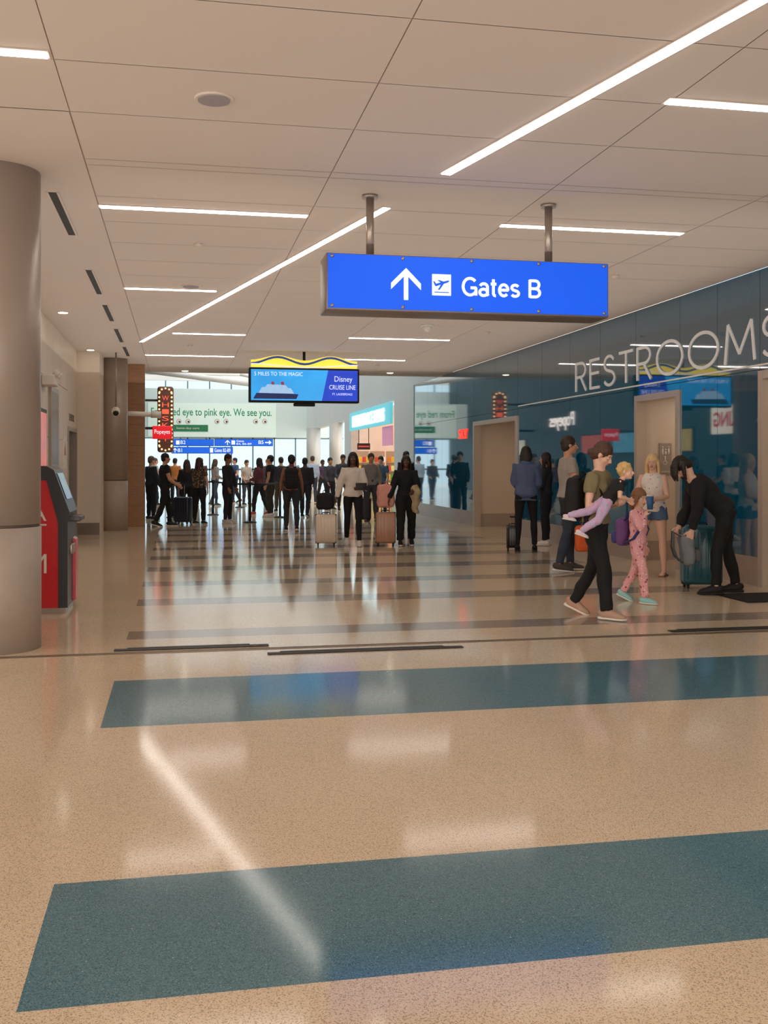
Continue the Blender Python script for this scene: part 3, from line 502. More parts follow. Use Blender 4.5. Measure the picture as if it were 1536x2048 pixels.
def person(label,pos,H,hd,skin='l',hair=(40,28,22),top=(60,60,60),pants=(20,20,22),shoe=(30,30,32),fem=0,lean=0,side=0,aL=(4,9,14,4),aR=(4,9,14,4),lL=(2,-2,3,0),lR=(2,-2,3,0),
  hy=0,hp=0,hs=1,w=1,sleeve=.5,legs=1,loose=.012,bulk=.014,hem=-.04,hstyle='short',vox=.014,curl=(28,28),group=None,pelz=None,topm=None,pantm=None,sole=(230,225,215),det=False,hood=False):
    s=H/1.7; root=thing('person',label,'person',pos,R(hd),group)
    sk=SK.get(skin,skin); SM=mat(sk,.5,var=.06,sc=20); HM=mat(hair,.55,var=.3,sc=60,stretch=(1,1,.2)); TM=topm or mat(top,.85,var=.1,sc=18,bump=.2); PM=pantm or mat(pants,.85,var=.12,sc=18,bump=.2)
    sp=V((math.sin(R(lean)),math.sin(R(side)),math.cos(R(lean)))).normalized(); LEFT=V((0,1,0))
    LG={}
    need=0
    for sd,lg in ((1,lL),(-1,lR)):
        th,sh=dirv(lg[0],lg[2],sd),dirv(lg[1],lg[2]*.4,sd); drop=-(th.z+sh.z)*.42*s+(.085+.12*math.sin(R(lg[3])))*s; need=max(need,drop); LG[sd]=(th,sh,lg[3])
    P=V((0,0,need if pelz is None else pelz)); N=P+sp*.53*s; k=s*w
    wf=lambda t:(.93 if t>.6 else (.9 if .2<t<.55 else 1.03)) if fem else 1.0
    def torso(bm,t0,t1,sc,add):
        pts=[];rd=[]
        for t,a,b in RG:
            if t<t0-1e-6 or t>t1+1e-6: continue
            pts.append(P+sp*(t*.53*s)); rd.append((a*k*wf(t)*sc+add,b*k*sc+add))
        loft(bm,pts,rd,seg=20)
    HD=V((math.sin(R(lean*.6)),math.sin(R(side*.6)),math.cos(R(lean*.6)))).normalized()
    HC=N+HD*(.05*s+.087*s*hs)+V((.018*s+.02*s*math.sin(R(max(hp,0))),0,0)); 
    HMx=Matrix.Translation(HC)@Matrix.Rotation(R(hy),4,'Z')@Matrix.Rotation(R(hp+lean*.5),4,'Y')@Matrix.Scale(s*hs,4)
    bm=BM(); torso(bm,-.12,1,.9,0)
    nb=HMx@V((-.02,0,-.05)); loft(bm,[N-sp*.05*s,N+sp*.01*s,nb],[(.07*s,.06*s),(.056*s,.054*s),(.052*s,.055*s)],seg=14)
    ell(bm,(-.01,0,.027),(.092,.073,.083),HMx,16); ell(bm,(.022,0,-.035),(.066,.057,.076),HMx,16); ell(bm,(.058,0,-.09),(.025,.026,.019),HMx,10)
    loft(bm,[(.078,0,.012),(.094,0,-.012),(.106,0,-.032),(.088,0,-.042)],[.008,.011,.0145,.01],seg=8,M=HMx)
    ell(bm,(.072,0,.024),(.018,.05,.011),HMx,10)
    for sd in (1,-1): ell(bm,(.055,sd*.034,-.03),(.026,.02,.02),HMx,8); ell(bm,(-.005,sd*.074,-.01),(.019,.009,.03),HMx,10)
    ell(bm,(.081,0,-.062),(.01,.023,.011),HMx,8)
    arms={}
    for sd,ar,cu in ((1,aL,curl[0]),(-1,aR,curl[1])):
        sh=N-sp*.075*s+LEFT*sd*.155*k*(.93 if fem else 1); ud=dirv(ar[0],ar[1],sd); fd=dirv(ar[2],ar[3],sd); E=sh+ud*.285*s; W=E+fd*.245*s; arms[sd]=(sh,E,W,fd)
        a=.92 if fem else 1.05
        loft(bm,[N-sp*.09*s+LEFT*sd*.08*k,sh,sh+ud*.1*s,sh+ud*.2*s,E,E+fd*.07*s,E+fd*.16*s,W],[.05*k,.054*k*a,.048*k*a,.042*k*a,.037*k*a,.039*k*a,.031*k*a,.024*s],seg=12)
        n=-LEFT*sd; n=(n-fd*n.dot(fd))
        if len(ar)>4: n=V(ar[4]); n=n-fd*n.dot(fd)
        n=n.normalized() if n.length>.2 else V((0,0,-1)); l=fd.cross(n)*(1); l=l if l.dot(V((1,0,.6)))>0 else -l
        hand(bm,W,fd,n,l,s*(1 if hs<1.1 else 1.05),cu)
    lg={}; lk=.88 if legs>=1 else 1
    for sd in (1,-1):
        th,sh,fp=LG[sd]; hp_=P+LEFT*sd*.088*k-V((0,0,.0)); K=hp_+th*.42*s; A_=K+sh*.42*s; lg[sd]=(hp_,K,A_,th,sh,fp)
        loft(bm,[hp_+V((0,0,.03*s)),hp_+th*.12*s,hp_+th*.27*s,K,K+sh*.12*s,K+sh*.27*s,A_],[.082*k*lk,.08*k*lk,.064*k*lk,.05*k*lk,.052*k*lk,.04*k*lk,.033*s],seg=14)
        FM=Matrix.Translation(A_)@Matrix.Rotation(R(fp),4,'Y')@Matrix.Translation((0,0,-.085*s))@Matrix.Scale(s,4)
        loft(bm,[(-.05,0,.045),(0,0,.05),(.07,0,.035),(.15,0,.02),(.17,0,.018)],[(.022,.035),(.03,.045),(.036,.028),(.036,.015),(.02,.01)],seg=12,M=FM)
    if fem:
        for sd in (1,-1): ell(bm,P+sp*.35*s+V((.075*s,sd*.065*s,0)),.045*k)
    mobj('body',remesh(bm,vox,2),SM,root)
    # hair
    if hstyle!='none':
        bm=BM(); ell(bm,(-.018,0,.037),(.099,.083,.09),HMx,18); ell(bm,(-.047,0,-.008),(.063,.08,.082),HMx,16)
        if hstyle=='long':
            loft(bm,[(-.05,0,.02),(-.075,0,-.08),(-.085,0,-.17),(-.08,0,-.25),(-.08,0,-.3)],[(.08,.05),(.083,.045),(.085,.038),(.075,.03),(.04,.015)],seg=14,M=HMx)
            for sd in (1,-1): loft(bm,[(.0,sd*.07,.04),(.01,sd*.083,-.04),(.0,sd*.085,-.12),(.01,sd*.08,-.2)],[(.02,.04),(.022,.04),(.025,.035),(.014,.02)],seg=10,M=HMx)
        if hstyle=='bun': ell(bm,(-.112,0,-.03),(.04,.042,.038),HMx,12); ell(bm,(-.06,0,-.05),(.045,.058,.045),HMx,12)
        if hstyle=='bob':
            loft(bm,[(-.05,0,.03),(-.07,0,-.05),(-.075,0,-.13),(-.06,0,-.16)],[(.082,.05),(.088,.045),(.085,.035),(.05,.015)],seg=14,M=HMx)
            for sd in (1,-1): loft(bm,[(.01,sd*.066,.05),(.015,sd*.082,-.03),(.005,sd*.085,-.11)],[(.018,.035),(.02,.035),(.012,.02)],seg=10,M=HMx)
        if hstyle=='drop':
            ell(bm,(-.07,0,-.04),(.045,.065,.05),HMx,12)
            for sd in (1,-1):
                loft(bm,[(-.03,sd*.05,.09),(.05,sd*.07,.07),(.12,sd*.074,.03),(.17,sd*.07,-.03)],[.03,.032,.026,.01],seg=10,M=HMx)
                loft(bm,[(-.05,sd*.06,.03),(.01,sd*.084,0),(.07,sd*.084,-.05),(.11,sd*.08,-.1)],[.03,.026,.022,.008],seg=10,M=HMx)
        if hstyle=='curly':
            rr=random.Random(3)
            for _ in range(46):
                a1=rr.uniform(0,6.28); z_=rr.uniform(-.5,1); rr_=math.sqrt(1-min(1,z_*z_)); x_=rr_*math.cos(a1)
                if x_>.5 and z_<.55: continue
                ell(bm,(-.022+x_*.1,rr_*math.sin(a1)*.085,.03+z_*.088),.024,HMx,8)
        mobj('hair',remesh(bm,max(vox,.008),1,disp=.005*s,dsc=80),HM,root)
    if det:
        for sd in (1,-1):
            bm=BM(); ell(bm,(.0725,sd*.029,-.003),(.011,.013,.0075),HMx,10,0); ell(bm,(.0805,sd*.029,-.003),(.0045,.0058,.006),HMx,8,1); obj('eye',bm,[WHITE,BLACKM],root,False)
            bm=BM(); loft(bm,[(.083,sd*.016,.02),(.083,sd*.029,.024),(.074,sd*.041,.021)],[.002,.0028,.0018],ref=(0,0,1),seg=6,M=HMx); obj('eyebrow',bm,HM,root,False)
        bm=BM(); loft(bm,[(.082,.021,-.06),(.0915,.009,-.0605),(.0925,0,-.062),(.0915,-.009,-.0605),(.082,-.021,-.06)],[.003,.0055,.006,.0055,.003],ref=(0,0,1),seg=8,M=HMx); obj('lips',bm,mat((186,104,96),.45),root,False)
    # top
    bm=BM(); pts=[];rd=[]
    for t,a,b in RG:
        if t<hem-1e-6 or t>.97: continue
        pts.append(P+sp*(t*.53*s)); rd.append((a*k*wf(t)+bulk,b*k+bulk))
    pts.append(P+sp*(.975*.53*s)); rd.append((.075*k,.066*k))
    if hem<-.05: pts.insert(0,P+V((0,0,hem*.53*s-.03*s))); rd.insert(0,(.168*k+bulk*1.2,.118*k+bulk*1.2))
    loft(bm,pts,rd,seg=22)
    if fem:
        for sd in (1,-1): ell(bm,P+sp*.35*s+V((.078*s,sd*.062*s,0)),.052*k)
    if sleeve>0:
        for sd in (1,-1):
            sh,E,W,fd=arms[sd]; ud=(E-sh).normalized(); st_=[N-sp*.09*s+LEFT*sd*.08*k,sh]; rr=[.055*k+bulk*.7,.056*k+bulk]
            if sleeve<1: st_+= [sh+ud*.285*s*sleeve*.6,sh+ud*.285*s*sleeve]; rr+=[.05*k+bulk,.049*k+bulk]
            else: st_+=[sh+ud*.14*s,E,E+fd*.1*s,E+fd*.225*s]; rr+=[.048*k+bulk,.041*k+bulk,.038*k+bulk,.027*k+bulk*.8]
            loft(bm,st_,rr,seg=14)
    if hood: loft(bm,[N-sp*.07*s-V((.02*s,0,0)),N-V((.035*s,0,0)),N+sp*.035*s-V((.035*s,0,0))],[(.1*s,.09*s),(.1*s,.09*s),(.075*s,.07*s)],seg=16)
    mobj('top',remesh(bm,max(vox,.009),2,disp=.02*s,dsc=11/s),TM,root)
    # pants
    bm=BM(); torso(bm,-.12,.3,1,.006*s)
    for sd in (1,-1):
        hp_,K,A_,th,sh,fp=lg[sd]; L0=[hp_+V((0,0,.03*s)),hp_+th*.12*s,hp_+th*.27*s]; r0=[.084*k+loose*.6,.082*k+loose,.066*k+loose]
        if legs>=1: L0+=[K,K+sh*.12*s,K+sh*.27*s,A_-sh*.02*s*(legs<1.01)]; r0+=[.052*k+loose,.052*k+loose,.042*k+loose*1.1,.036*s+loose*1.1]
        else: L0=[L0[0],hp_+th*.1*s,hp_+th*.42*s*legs]; r0=[r0[0],.084*k+loose,.074*k+loose*1.4]
        loft(bm,L0,r0,seg=16)
    mobj('pants' if legs>=1 else 'shorts',remesh(bm,max(vox,.009),2,disp=.016*s if loose>.008 else .006*s,dsc=12/s),PM,root)
    for sd in (1,-1):
        if shoe is None: break
        hp_,K,A_,th,sh,fp=lg[sd]; FM=Matrix.Translation(A_)@Matrix.Rotation(R(fp),4,'Y')@Matrix.Translation((0,0,-.085*s))@Matrix.Scale(s,4)
        bm=BM()
        if shoe=='flip':
            rbox(bm,(.055,0,.01),(.26,.09,.02),.009,FM); loft(bm,[(.1,.0,.02),(.08,.03,.05),(.03,.04,.03)],[.006]*3,seg=6,M=FM); loft(bm,[(.1,.0,.02),(.08,-.03,.05),(.03,-.04,.03)],[.006]*3,seg=6,M=FM); obj('sandal',bm,mat((150,105,75),.6),root,False)
        else:
            loft(bm,[(-.075,0,.045),(-.06,0,.055),(-.03,0,.06),(.03,0,.058),(.07,0,.05),(.1,0,.042),(.145,0,.036),(.175,0,.03),(.188,0,.022)],[(.015,.025),(.033,.046),(.04,.055),(.042,.05),(.044,.042),(.046,.036),(.044,.03),(.034,.022),(.014,.01)],seg=18,M=FM)
            so=obj('shoe',bm,mat(shoe,.7,var=.1),root,False); bm=BM()
            loft(bm,[(-.085,0,.016),(-.06,0,.016),(0,0,.015),(.1,0,.015),(.16,0,.015),(.2,0,.018)],[(.02,.014),(.04,.016),(.041,.015),(.05,.015),(.045,.015),(.018,.012)],seg=14,M=FM); obj('sole',bm,mat(sole,.7),so,False)
            if det:
                bm=BM()
                for xx in (.045,.065,.085): loft(bm,[(xx,-.026,.094-xx*.22),(xx+.004,0,.108-xx*.3),(xx,.026,.094-xx*.22)],[.004]*3,ref=(0,0,1),seg=6,M=FM)
                obj('laces',bm,mat(sole,.8,key='lace'),so,False)
    Mr=Matrix.Translation(root.location)@Matrix.Rotation(R(hd),4,'Z')
    return {'M':Mr,'N':Mr@N,'P':Mr@P,'W':{sd:Mr@arms[sd][2] for sd in arms},'E':{sd:Mr@arms[sd][1] for sd in arms},'HC':Mr@HC,'s':s}
def backpack(label,loc,rz,c,dm=(.16,.3,.45),tilt=0,sd=.2,c2=None,group=None,straps=True):
    t=thing('backpack',label,'backpack',loc,rz,group); M=Matrix.Rotation(tilt,4,'Y'); m=mat(c,.8,var=.15,sc=20,bump=.2); m2=mat(c2 or tuple(int(v*.7) for v in c),.8)
    x,y,z=dm; bm=BM(); rbox(bm,(-x/2,0,z/2),dm,.07,M,seg=4); ell(bm,(-x*.5,0,z*.8),(x*.52,y*.47,z*.24),M); mobj('bag',remesh(bm,.01,2,disp=.012),m,t)
    bm=BM(); rbox(bm,(-x-.02,0,z*.3),(.07,y*.8,z*.42),.03,M); obj('front_pocket',bm,m2,t,False)
    bm=BM(); loft(bm,[(-.02,-.04,z),(-.02,-.03,z+.05),(-.02,.03,z+.05),(-.02,.04,z)],[.008]*4,ref=(1,0,0),seg=8,M=M); obj('handle',bm,m2,t,False)
    if straps:
        for s_ in (1,-1): bm=BM(); loft(bm,[(-.02,s_*.07,z*.93),(.06,s_*.08,z+.035),(sd*.8,s_*.1,z*.9),(sd,s_*.12,z*.6),(sd*.7,s_*.15,z*.3),(0,s_*.13,z*.12)],[(.025,.006)]*6,ref=(0,1,0),seg=8,M=M); obj('strap',bm,m2,t,False)
    return t
def suitcase(label,loc,rz,c,dm=(.24,.4,.56),hh=.4,metal=0,group=None):
    t=thing('suitcase',label,'suitcase',loc,rz,group); m=mat(c,.35,metal,var=.06,coat=.3); x,y,z=dm; bm=BM(); rbox(bm,(0,0,z/2+.05),dm,.05,seg=4)
    for i in range(6):
        yy_=-y/2+y*(i+.5)/6
        for s_ in (1,-1): rbox(bm,(s_*x/2,yy_,z/2+.05),(.012,y/14,z*.8),.005)
    obj('shell',bm,m,t,False)
    bm=BM(); rbox(bm,(0,0,z/2+.05),(.02,y+.006,z+.006),.05); obj('zip_band',bm,mat((60,50,45),.5,.3),t,False)
    for sx in (1,-1):
        for sy in (1,-1):
            bm=BM(); cyl(bm,(sx*x*.34,sy*y*.38-.012,.026),(sx*x*.34,sy*y*.38+.012,.026),.025); rbox(bm,(sx*x*.34,sy*y*.38,.048),(.03,.04,.02),.005); obj('wheel',bm,BLACKM,t,False)
    for sy in (1,-1): bm=BM(); cyl(bm,(-x*.3,sy*y*.2,z),(-x*.3,sy*y*.2,z+hh),.008,seg=8); obj('telescopic_tube',bm,STEEL,t,False)
    bm=BM(); rbox(bm,(-x*.3,0,z+hh),(.03,y*.5,.03),.012); obj('handle',bm,BLACKM,t,False)
    bm=BM(); loft(bm,[(0,-.07,z+.05),(0,-.06,z+.08),(0,.06,z+.08),(0,.07,z+.05)],[.009]*4,ref=(1,0,0),seg=8); obj('grab_handle',bm,BLACKM,t,False)
    return t
VN=.0075
# mother + toddler
p=atD(1192,9.95)
m=person('woman in olive t-shirt and black pants walking while carrying a toddler',p,1.7,-46,'l',(78,50,34),(130,118,86),(16,16,18),(184,150,126),fem=1,aL=(8,6,96,-48,(0,-.5,1)),aR=(-6,10,98,-26,(0,.5,1)),lR=(17,4,2,0),lL=(-9,-30,2,20),hy=8,hp=28,hstyle='bun',vox=VN,det=True,curl=(50,50),sleeve=.55,legs=1.02,lean=4,loose=.016)
q=m['M']@V((-.125,0,.92)); backpack('black backpack worn by the woman carrying the toddler',q,R(-46),(20,20,22),(.15,.3,.44),sd=.24)
q=O+ray(1214,1003)*9.7
person('blond curly toddler in black top and lilac patterned trousers held in the arms',(q.x,q.y,q.z-.35),.8,-16,'l',(214,176,116),(25,25,28),hs=1.45,lean=34,pelz=.35,aL=(0,14,60,-30),aR=(-8,12,75,-30),lL=(-60,-78,6,10),lR=(-28,-58,8,20),hy=-25,hp=-18,hstyle='curly',vox=.006,det=True,w=1.2,sleeve=.6,shoe=(225,205,215),
  pantm=mat((196,174,208),.85,spots=(((235,150,170),30,.3),((150,170,215),45,.25))),bulk=.008,loose=.01)
# girl
p=atD(1276,11.0); m=person('little girl in pink patterned pajamas walking with a hand at her mouth',p,1.2,-50,'l',(130,88,60),hs=1.2,lR=(18,4,2,0),lL=(-12,-30,2,20),aR=(30,6,186,-36),aL=(-4,12,8,2),hy=-14,hp=12,fem=0,hstyle='bob',vox=.006,det=True,sleeve=1,shoe=(150,205,205),w=.98,bulk=.012,hem=-.04,
  topm=mat((236,170,176),.85,spots=(((180,70,90),22,.26),((245,225,220),31,.24))),pantm=mat((236,170,176),.85,spots=(((180,70,90),22,.26),((245,225,220),31,.24))))
q=m['M']@V((-.1,0,.6)); backpack('small purple backpack on the little girl in pink',q,R(-50),(110,70,130),(.12,.24,.3),sd=.17,c2=(60,60,120))
# man grey tee
p=atD(1136,14.2); m=person('tall man in grey t-shirt and dark jeans behind the woman with the toddler',p,1.86,-5,'t',(50,36,26),(160,154,148),(50,58,72),(70,64,60),hy=-6,aL=(10,10,50,0),aR=(8,8,30,4),lL=(8,0,3,0),lR=(-6,-14,3,6),vox=.0095,det=True,w=1.02)
q=m['W'][-1]; t=thing('tote_bag','orange bag hanging low beside the man in grey','bag',q-V((0,0,.75))); bm=BM(); rbox(bm,q-V((0,0,.5)),(.3,.12,.36),.05); obj('bag',bm,mat((215,95,40),.8,bump=.2),t); bm=BM(); loft(bm,[q-V((.08,0,.33)),q,q-V((-.08,0,.33))],[.01]*3,seg=8); obj('handle',bm,mat((60,40,30),.7),t)
t=thing('jacket','pale folded jacket over the arm of the man in grey','jacket',m['W'][-1]+V((-.1,0,-.1))); bm=BM(); q=m['E'][-1]+V((.04,-.03,-.1)); ell(bm,q,(.12,.08,.14)); ell(bm,q+V((.05,0,-.16)),(.09,.06,.14)); bm.transform(rootM(t).inverted()); mobj('cloth',remesh(bm,.012,2,disp=.03,dsc=14),mat((205,192,184),.9),t)
# blue hoodie
p=atD(1052,17.5); m=person('person in blue hoodie and black leggings seen from behind near the wide entrance',p,1.77,70,'t',(40,28,24),(86,102,136),(16,16,20),(20,20,22),fem=1,sleeve=1,bulk=.032,hood=True,hstyle='bob',hem=-.12,aL=(12,8,60,-30),aR=(8,10,45,-25),lL=(2,-2,5,0),lR=(4,-2,5,0),vox=.011,hp=12,loose=.006,sole=(30,30,30))
p=atD(1092,18.7); person('person with dark hair standing partly behind the blue hoodie',p,1.68,150,'t',(35,24,20),(40,40,50),(28,30,40),(230,225,222),vox=.013,sleeve=1,hstyle='long',fem=1,aL=(10,10,60,-10))
p=atD(1026,17.6); t=suitcase('small black bag on wheels beside the blue hoodie',p,R(70),(24,24,26),(.18,.22,.38),.2)
# blond woman
p=atD(1306,13.7); m=person('blond woman in white top and denim shorts holding a blue cup',p,1.61,-130,'l',(226,192,140),(238,230,222),(84,108,144),'flip',fem=1,w=1.06,sleeve=0,legs=.34,hem=-.05,hstyle='long',aL=(15,12,78,-35),aR=(15,14,95,-30),lL=(2,-2,6,0),lR=(6,0,6,0),vox=VN,det=True,hy=4,hp=4,curl=(55,50),loose=.016,
  topm=mat((238,230,222),.85,spots=(((210,160,150),16,.16),)))
q=m['W'][1]+(m['M'].to_3x3()@V((.09,-.02,-.02))); t=thing('drink_cup','blue drink cup with lid held by the blond woman','cup',q-V((0,0,.1))); bm=BM(); loft(bm,[q-V((0,0,.1)),q+V((0,0,.07))],[.036,.048],seg=20); obj('cup',bm,mat((60,110,170),.4),t); bm=BM(); loft(bm,[q+V((0,0,.07)),q+V((0,0,.09))],[.05,.044],seg=20); obj('lid',bm,WHITE,t)
# bending person
p=atD(1452,11.75); m=person('person in black hoodie bending over a teal suitcase',p,1.76,165,'l',(34,24,20),(20,20,23),(14,14,16),(24,22,24),lean=46,sleeve=1,bulk=.026,hood=False,hp=36,hstyle='drop',aL=(4,6,14,-6),aR=(10,6,24,-8),lL=(18,2,5,0),lR=(-6,-14,5,0),vox=.009,det=True,hem=-.04,loose=.014,sole=(30,28,28))
p=atD(1402,12.3); suitcase('teal hard suitcase under the bending person',p,R(75),(28,84,96),(.28,.46,.7),.02)
q=(m['W'][1]+m['W'][-1])/2; backpack('grey backpack being opened by the bending person',(q.x-.05,q.y,q.z-.42),R(160),(122,128,134),(.16,.3,.36),sd=.08,tilt=.1)
# middle pair
p=atD(706,18.7); m=person('woman in white jacket and black leggings pulling a cream suitcase',p,1.7,-98,'d',(22,18,18),(222,214,204),(16,16,19),(225,220,214),fem=1,sleeve=1,bulk=.022,aR=(0,20,4,14),aL=(16,12,80,-25),lL=(14,6,2,0),lR=(-8,-28,2,16),hstyle='long',vox=.011,det=True,loose=.006,hem=-.05)
suitcase('cream suitcase with tan trim pulled by the woman in white',atD(652,18.65),R(-98),(222,205,182),(.24,.38,.52),.42)
q=atD(650,18.65); q.z=.65; backpack('black bag sitting on top of the cream suitcase',q,R(-98),(22,22,26),(.16,.32,.3),straps=False)
q=m['W'][1]+V((.03,-.06,.02)); t=thing('tablet','dark tablet held by the woman in the white jacket','tablet',q); bm=BM(); rbox(bm,q,(.2,.015,.13),.006); obj('case',bm,DARK,t); bm=BM(); rbox(bm,q+V((0,.009,0)),(.18,.003,.11),.001); obj('screen',bm,mat((60,70,90),.2),t)
p=atD(812,18.7); m=person('woman in black tracksuit walking beside the tan suitcase',p,1.63,-100,'d',(20,16,16),(18,18,22),(16,16,19),(28,26,26),fem=1,w=1.05,sleeve=1,bulk=.02,aR=(4,20,20,16),aL=(14,12,70,-20),lL=(-8,-20,2,12),lR=(12,4,2,0),hstyle='long',vox=.011,det=True,loose=.026)
suitcase('tan suitcase with brown stripes beside the woman in black',atD(771,18.65),R(-98),(176,128,98),(.24,.36,.56),.42)
q=atD(772,18.6); q.z=.69; backpack('pink puffy bag stacked on the tan suitcase',q,R(-98),(222,160,146),(.2,.32,.42),straps=False)
q=(m['E'][1]+m['W'][1])/2; t=thing('jacket','tan jacket draped over the arm of the woman in black','jacket',(q.x,q.y,q.z-.4)); bm=BM(); loft(bm,[q+V((0,0,.07)),q+V((0,0,0)),q-V((0,0,.2)),q-V((0,0,.42))],[(.1,.06),(.14,.09),(.12,.07),(.1,.05)]); bm.transform(rootM(t).inverted()); mobj('cloth',remesh(bm,.012,2,disp=.04,dsc=12),mat((178,160,126),.9),t)
# backpacker
p=atD(583,22.6); m=person('person in salmon tank top with black backpack walking away',p,1.68,84,'m',(24,18,16),(206,120,104),(48,50,56),(30,30,34),lL=(12,4,3,0),lR=(-8,-22,3,14),aL=(0,14,10,6),aR=(0,14,10,6),sleeve=0,vox=.013,hstyle='bun')
q=m['M']@V((-.12,0,.93)); backpack('black backpack on the person in the salmon tank top',q,R(84),(26,26,30),(.17,.3,.46),sd=.23)
C=[
(330,1053,1.74,10,'t',(28,20,18),(18,18,22),(20,20,24),(24,24,26),0,.5,'short','man in black t-shirt and black pants looking down in the queue'),
(398,1049,1.63,60,'l',(60,36,26),'floral',(18,18,20),(30,30,30),1,.5,'long','woman in floral blouse and black trousers in the queue'),
(374,1040,1.6,100,'l',(70,45,30),(30,32,40),(22,22,26),(40,40,40),1,1,'long','woman in dark jacket just left of the floral blouse'),
(455,1047,1.72,-30,'m',(22,18,18),(30,30,40),(24,24,32),(200,195,190),1,1,'short','woman in dark clothes standing by the belt post'),
(302,1040,1.68,30,'l',(110,90,75),(44,48,60),(30,32,40),(40,40,40),0,1,'short','person at the left end of the queue beside the wood wall'),
(519,1030,1.66,140,'t',(40,26,22),(100,52,60),(30,30,38),(200,80,70),1,1,'long','woman in maroon top in the middle of the queue'),
(541,1034,1.72,160,'t',(30,22,20),(26,26,30),(56,48,44),(220,215,210),0,.5,'short','man in black shirt left of the backpacker'),
(562,1024,1.7,100,'l',(40,30,25),(44,40,48),(70,60,54),(30,30,30),0,1,'short','person in dark sweater just behind the backpacker'),
(610,1035,1.66,70,'d',(20,16,16),(40,38,44),(34,36,44),(40,40,40),0,1,'short','person in dark jacket right of the backpacker'),
(625,1008,1.78,80,'l',(60,44,34),(170,190,215),(50,56,70),(40,40,40),0,1,'short','man in light blue shirt far in the hall'),
(660,1020,1.68,-70,'t',(34,26,24),(70,70,80),(40,40,50),(40,40,40),0,1,'short','person in grey top left of the woman in white'),
(686,1022,1.78,-95,'m',(24,20,20),(60,62,72),(34,34,42),(40,40,40),0,1,'short','tall person behind the woman in the white jacket'),
(742,1046,1.74,-92,'t',(70,60,52),(130,128,126),(60,62,70),(60,60,60),0,1,'short','man in grey hoodie between the two women with suitcases'),
(762,1030,1.7,-120,'l',(50,36,30),(70,100,130),(50,50,60),(60,60,60),0,.5,'short','person in blue shirt beside the man in grey hoodie'),
(812,1036,1.82,-80,'l',(44,32,26),(34,34,44),(30,30,36),(40,40,40),0,1,'short','tall dark-haired person behind the woman in black'),
(430,1012,1.66,30,'l',(80,60,40),(150,140,140),(60,70,90),(60,60,60),1,1,'long','woman in pale top far behind the queue posts'),
(470,1006,1.72,200,'l',(40,30,26),(60,90,140),(40,44,56),(60,60,60),0,.5,'short','man in blue shirt far behind the queue posts'),
(493,1010,1.62,-60,'t',(50,36,30),(190,180,170),(60,64,80),(60,60,60),1,.5,'bun','woman in cream top far behind the queue'),
(402,1010,1.7,90,'l',(120,100,80),(90,60,60),(40,44,56),(60,60,60),0,.5,'short','man in brown shirt far behind the floral blouse'),
(350,1012,1.68,60,'t',(30,24,22),(190,120,60),(40,44,56),(60,60,60),0,.5,'short','person in mustard top far behind the man in black'),
(587,1004,1.7,-90,'l',(90,70,50),(140,150,170),(60,64,70),(60,60,60),0,.5,'short','person in pale blue top far behind the backpacker'),
(645,1000,1.66,-60,'d',(24,20,20),(80,60,90),(40,40,50),(60,60,60),1,.5,'short','woman in purple top by the far column'),
(310,1012,1.7,20,'l',(90,70,50),(200,200,205),(50,56,70),(60,60,60),0,.5,'short','person in white shirt far at the left of the hall'),
(535,1002,1.68,-100,'t',(50,40,34),(60,60,66),(50,56,70),(60,60,60),0,1,'short','person in charcoal top far beyond the queue'),
(702,1006,1.7,180,'t',(50,40,34),(150,60,60),(50,56,70),(60,60,60),0,.5,'short','person in red top outside the bright shop'),
]
FL=mat((58,50,44),.85,spots=(((170,150,120),26,.32),((110,60,50),34,.22)))
rg=random.Random(5)
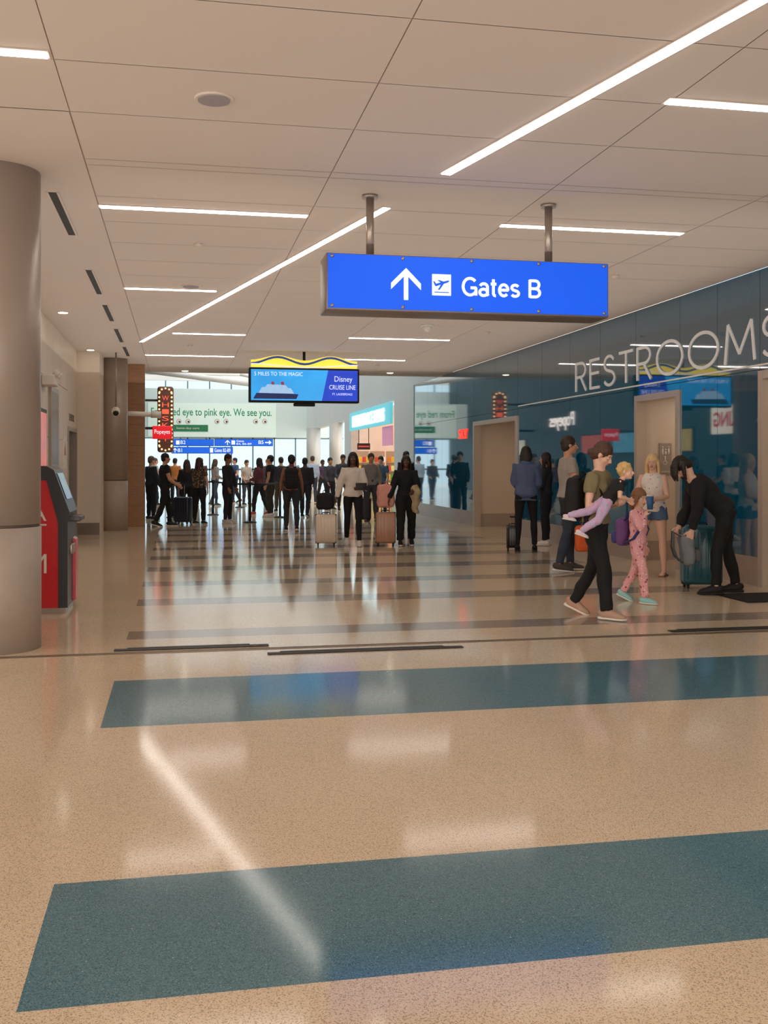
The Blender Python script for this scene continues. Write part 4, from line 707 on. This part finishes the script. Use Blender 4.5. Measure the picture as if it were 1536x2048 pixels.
for (px,fy,H,hd,sk,hr,tp,pn,shc,fm,sv,hst,lb) in C:
    D=F*CH/(fy-HZ); wk=rg.random()
    lg=((2,-2,3,0),(3,-3,3,0)) if wk<.5 else ((14,4,2,0),(-10,-24,2,14))
    kw=dict(topm=FL) if tp=='floral' else dict(top=tp)
    person(lb,atD(px,D),H,hd,sk,hr,pants=pn,shoe=shc,fem=fm,sleeve=sv,hstyle=hst,lL=lg[0],lR=lg[1],aL=(rg.uniform(-5,20),10,rg.uniform(10,80),-6),aR=(rg.uniform(-5,15),10,rg.uniform(10,70),-6),vox=.016 if D<30 else .02,bulk=.018,w=rg.uniform(.98,1.1),hp=rg.uniform(0,15),**kw)
suitcase('navy suitcase between the man in black and the floral blouse',atD(366,25.4),R(60),(34,40,60),(.26,.42,.62),.36)
suitcase('dark suitcase behind the man in the grey hoodie',atD(726,26.5),R(-90),(30,30,34),(.26,.4,.55),.3)
# ---------- added unseen fill lamps that brighten the ceiling, world, camera
def wash(name,x,y,sx_,sy_,pw,c=(1,.94,.88)):
    l=bpy.data.lights.new(name,'AREA'); l.shape='RECTANGLE'; l.size=sx_; l.size_y=sy_; l.energy=pw; l.color=c
    o=bpy.data.objects.new(name,l); COL.objects.link(o); o.location=(x,y,3.4); o.rotation_euler=(math.pi,0,0)
wash('added_ceiling_fill',2.3,2.5,9,11.5,70); wash('added_ceiling_fill',2.3,17,9,17,155)
W=bpy.data.worlds.new('w'); S.world=W; W.use_nodes=True; nt=W.node_tree; N=nt.nodes; L=nt.links; bg=N['Background']
tc=N.new('ShaderNodeTexCoord'); sx=N.new('ShaderNodeSeparateXYZ'); L.new(tc.outputs['Generated'],sx.inputs[0]); mr=N.new('ShaderNodeMapRange'); mr.inputs[1].default_value=-.2; mr.inputs[2].default_value=.2; L.new(sx.outputs['Y'],mr.inputs[0])
mx_=N.new('ShaderNodeMix'); mx_.data_type='RGBA'; L.new(mr.outputs[0],mx_.inputs['Factor']); mx_.inputs[6].default_value=(3.0,2.68,2.38,1); mx_.inputs[7].default_value=(.9,1.25,1.4,1); L.new(mx_.outputs[2],bg.inputs[0]); bg.inputs[1].default_value=1.0
cd=bpy.data.cameras.new('camera'); cam=bpy.data.objects.new('camera',cd); COL.objects.link(cam); cam.location=O; cam.rotation_euler=(R(90),0,-A0)
zf,zx,zy=ZOOM
cd.sensor_fit='VERTICAL'; cd.sensor_height=36; cd.sensor_width=27; cd.lens=F/2048*36*zf; cd.shift_x=(zx-768)/2048*zf; cd.shift_y=-(zy-928)/2048*zf; cd.clip_end=300; S.camera=cam
S.view_settings.view_transform='Standard'
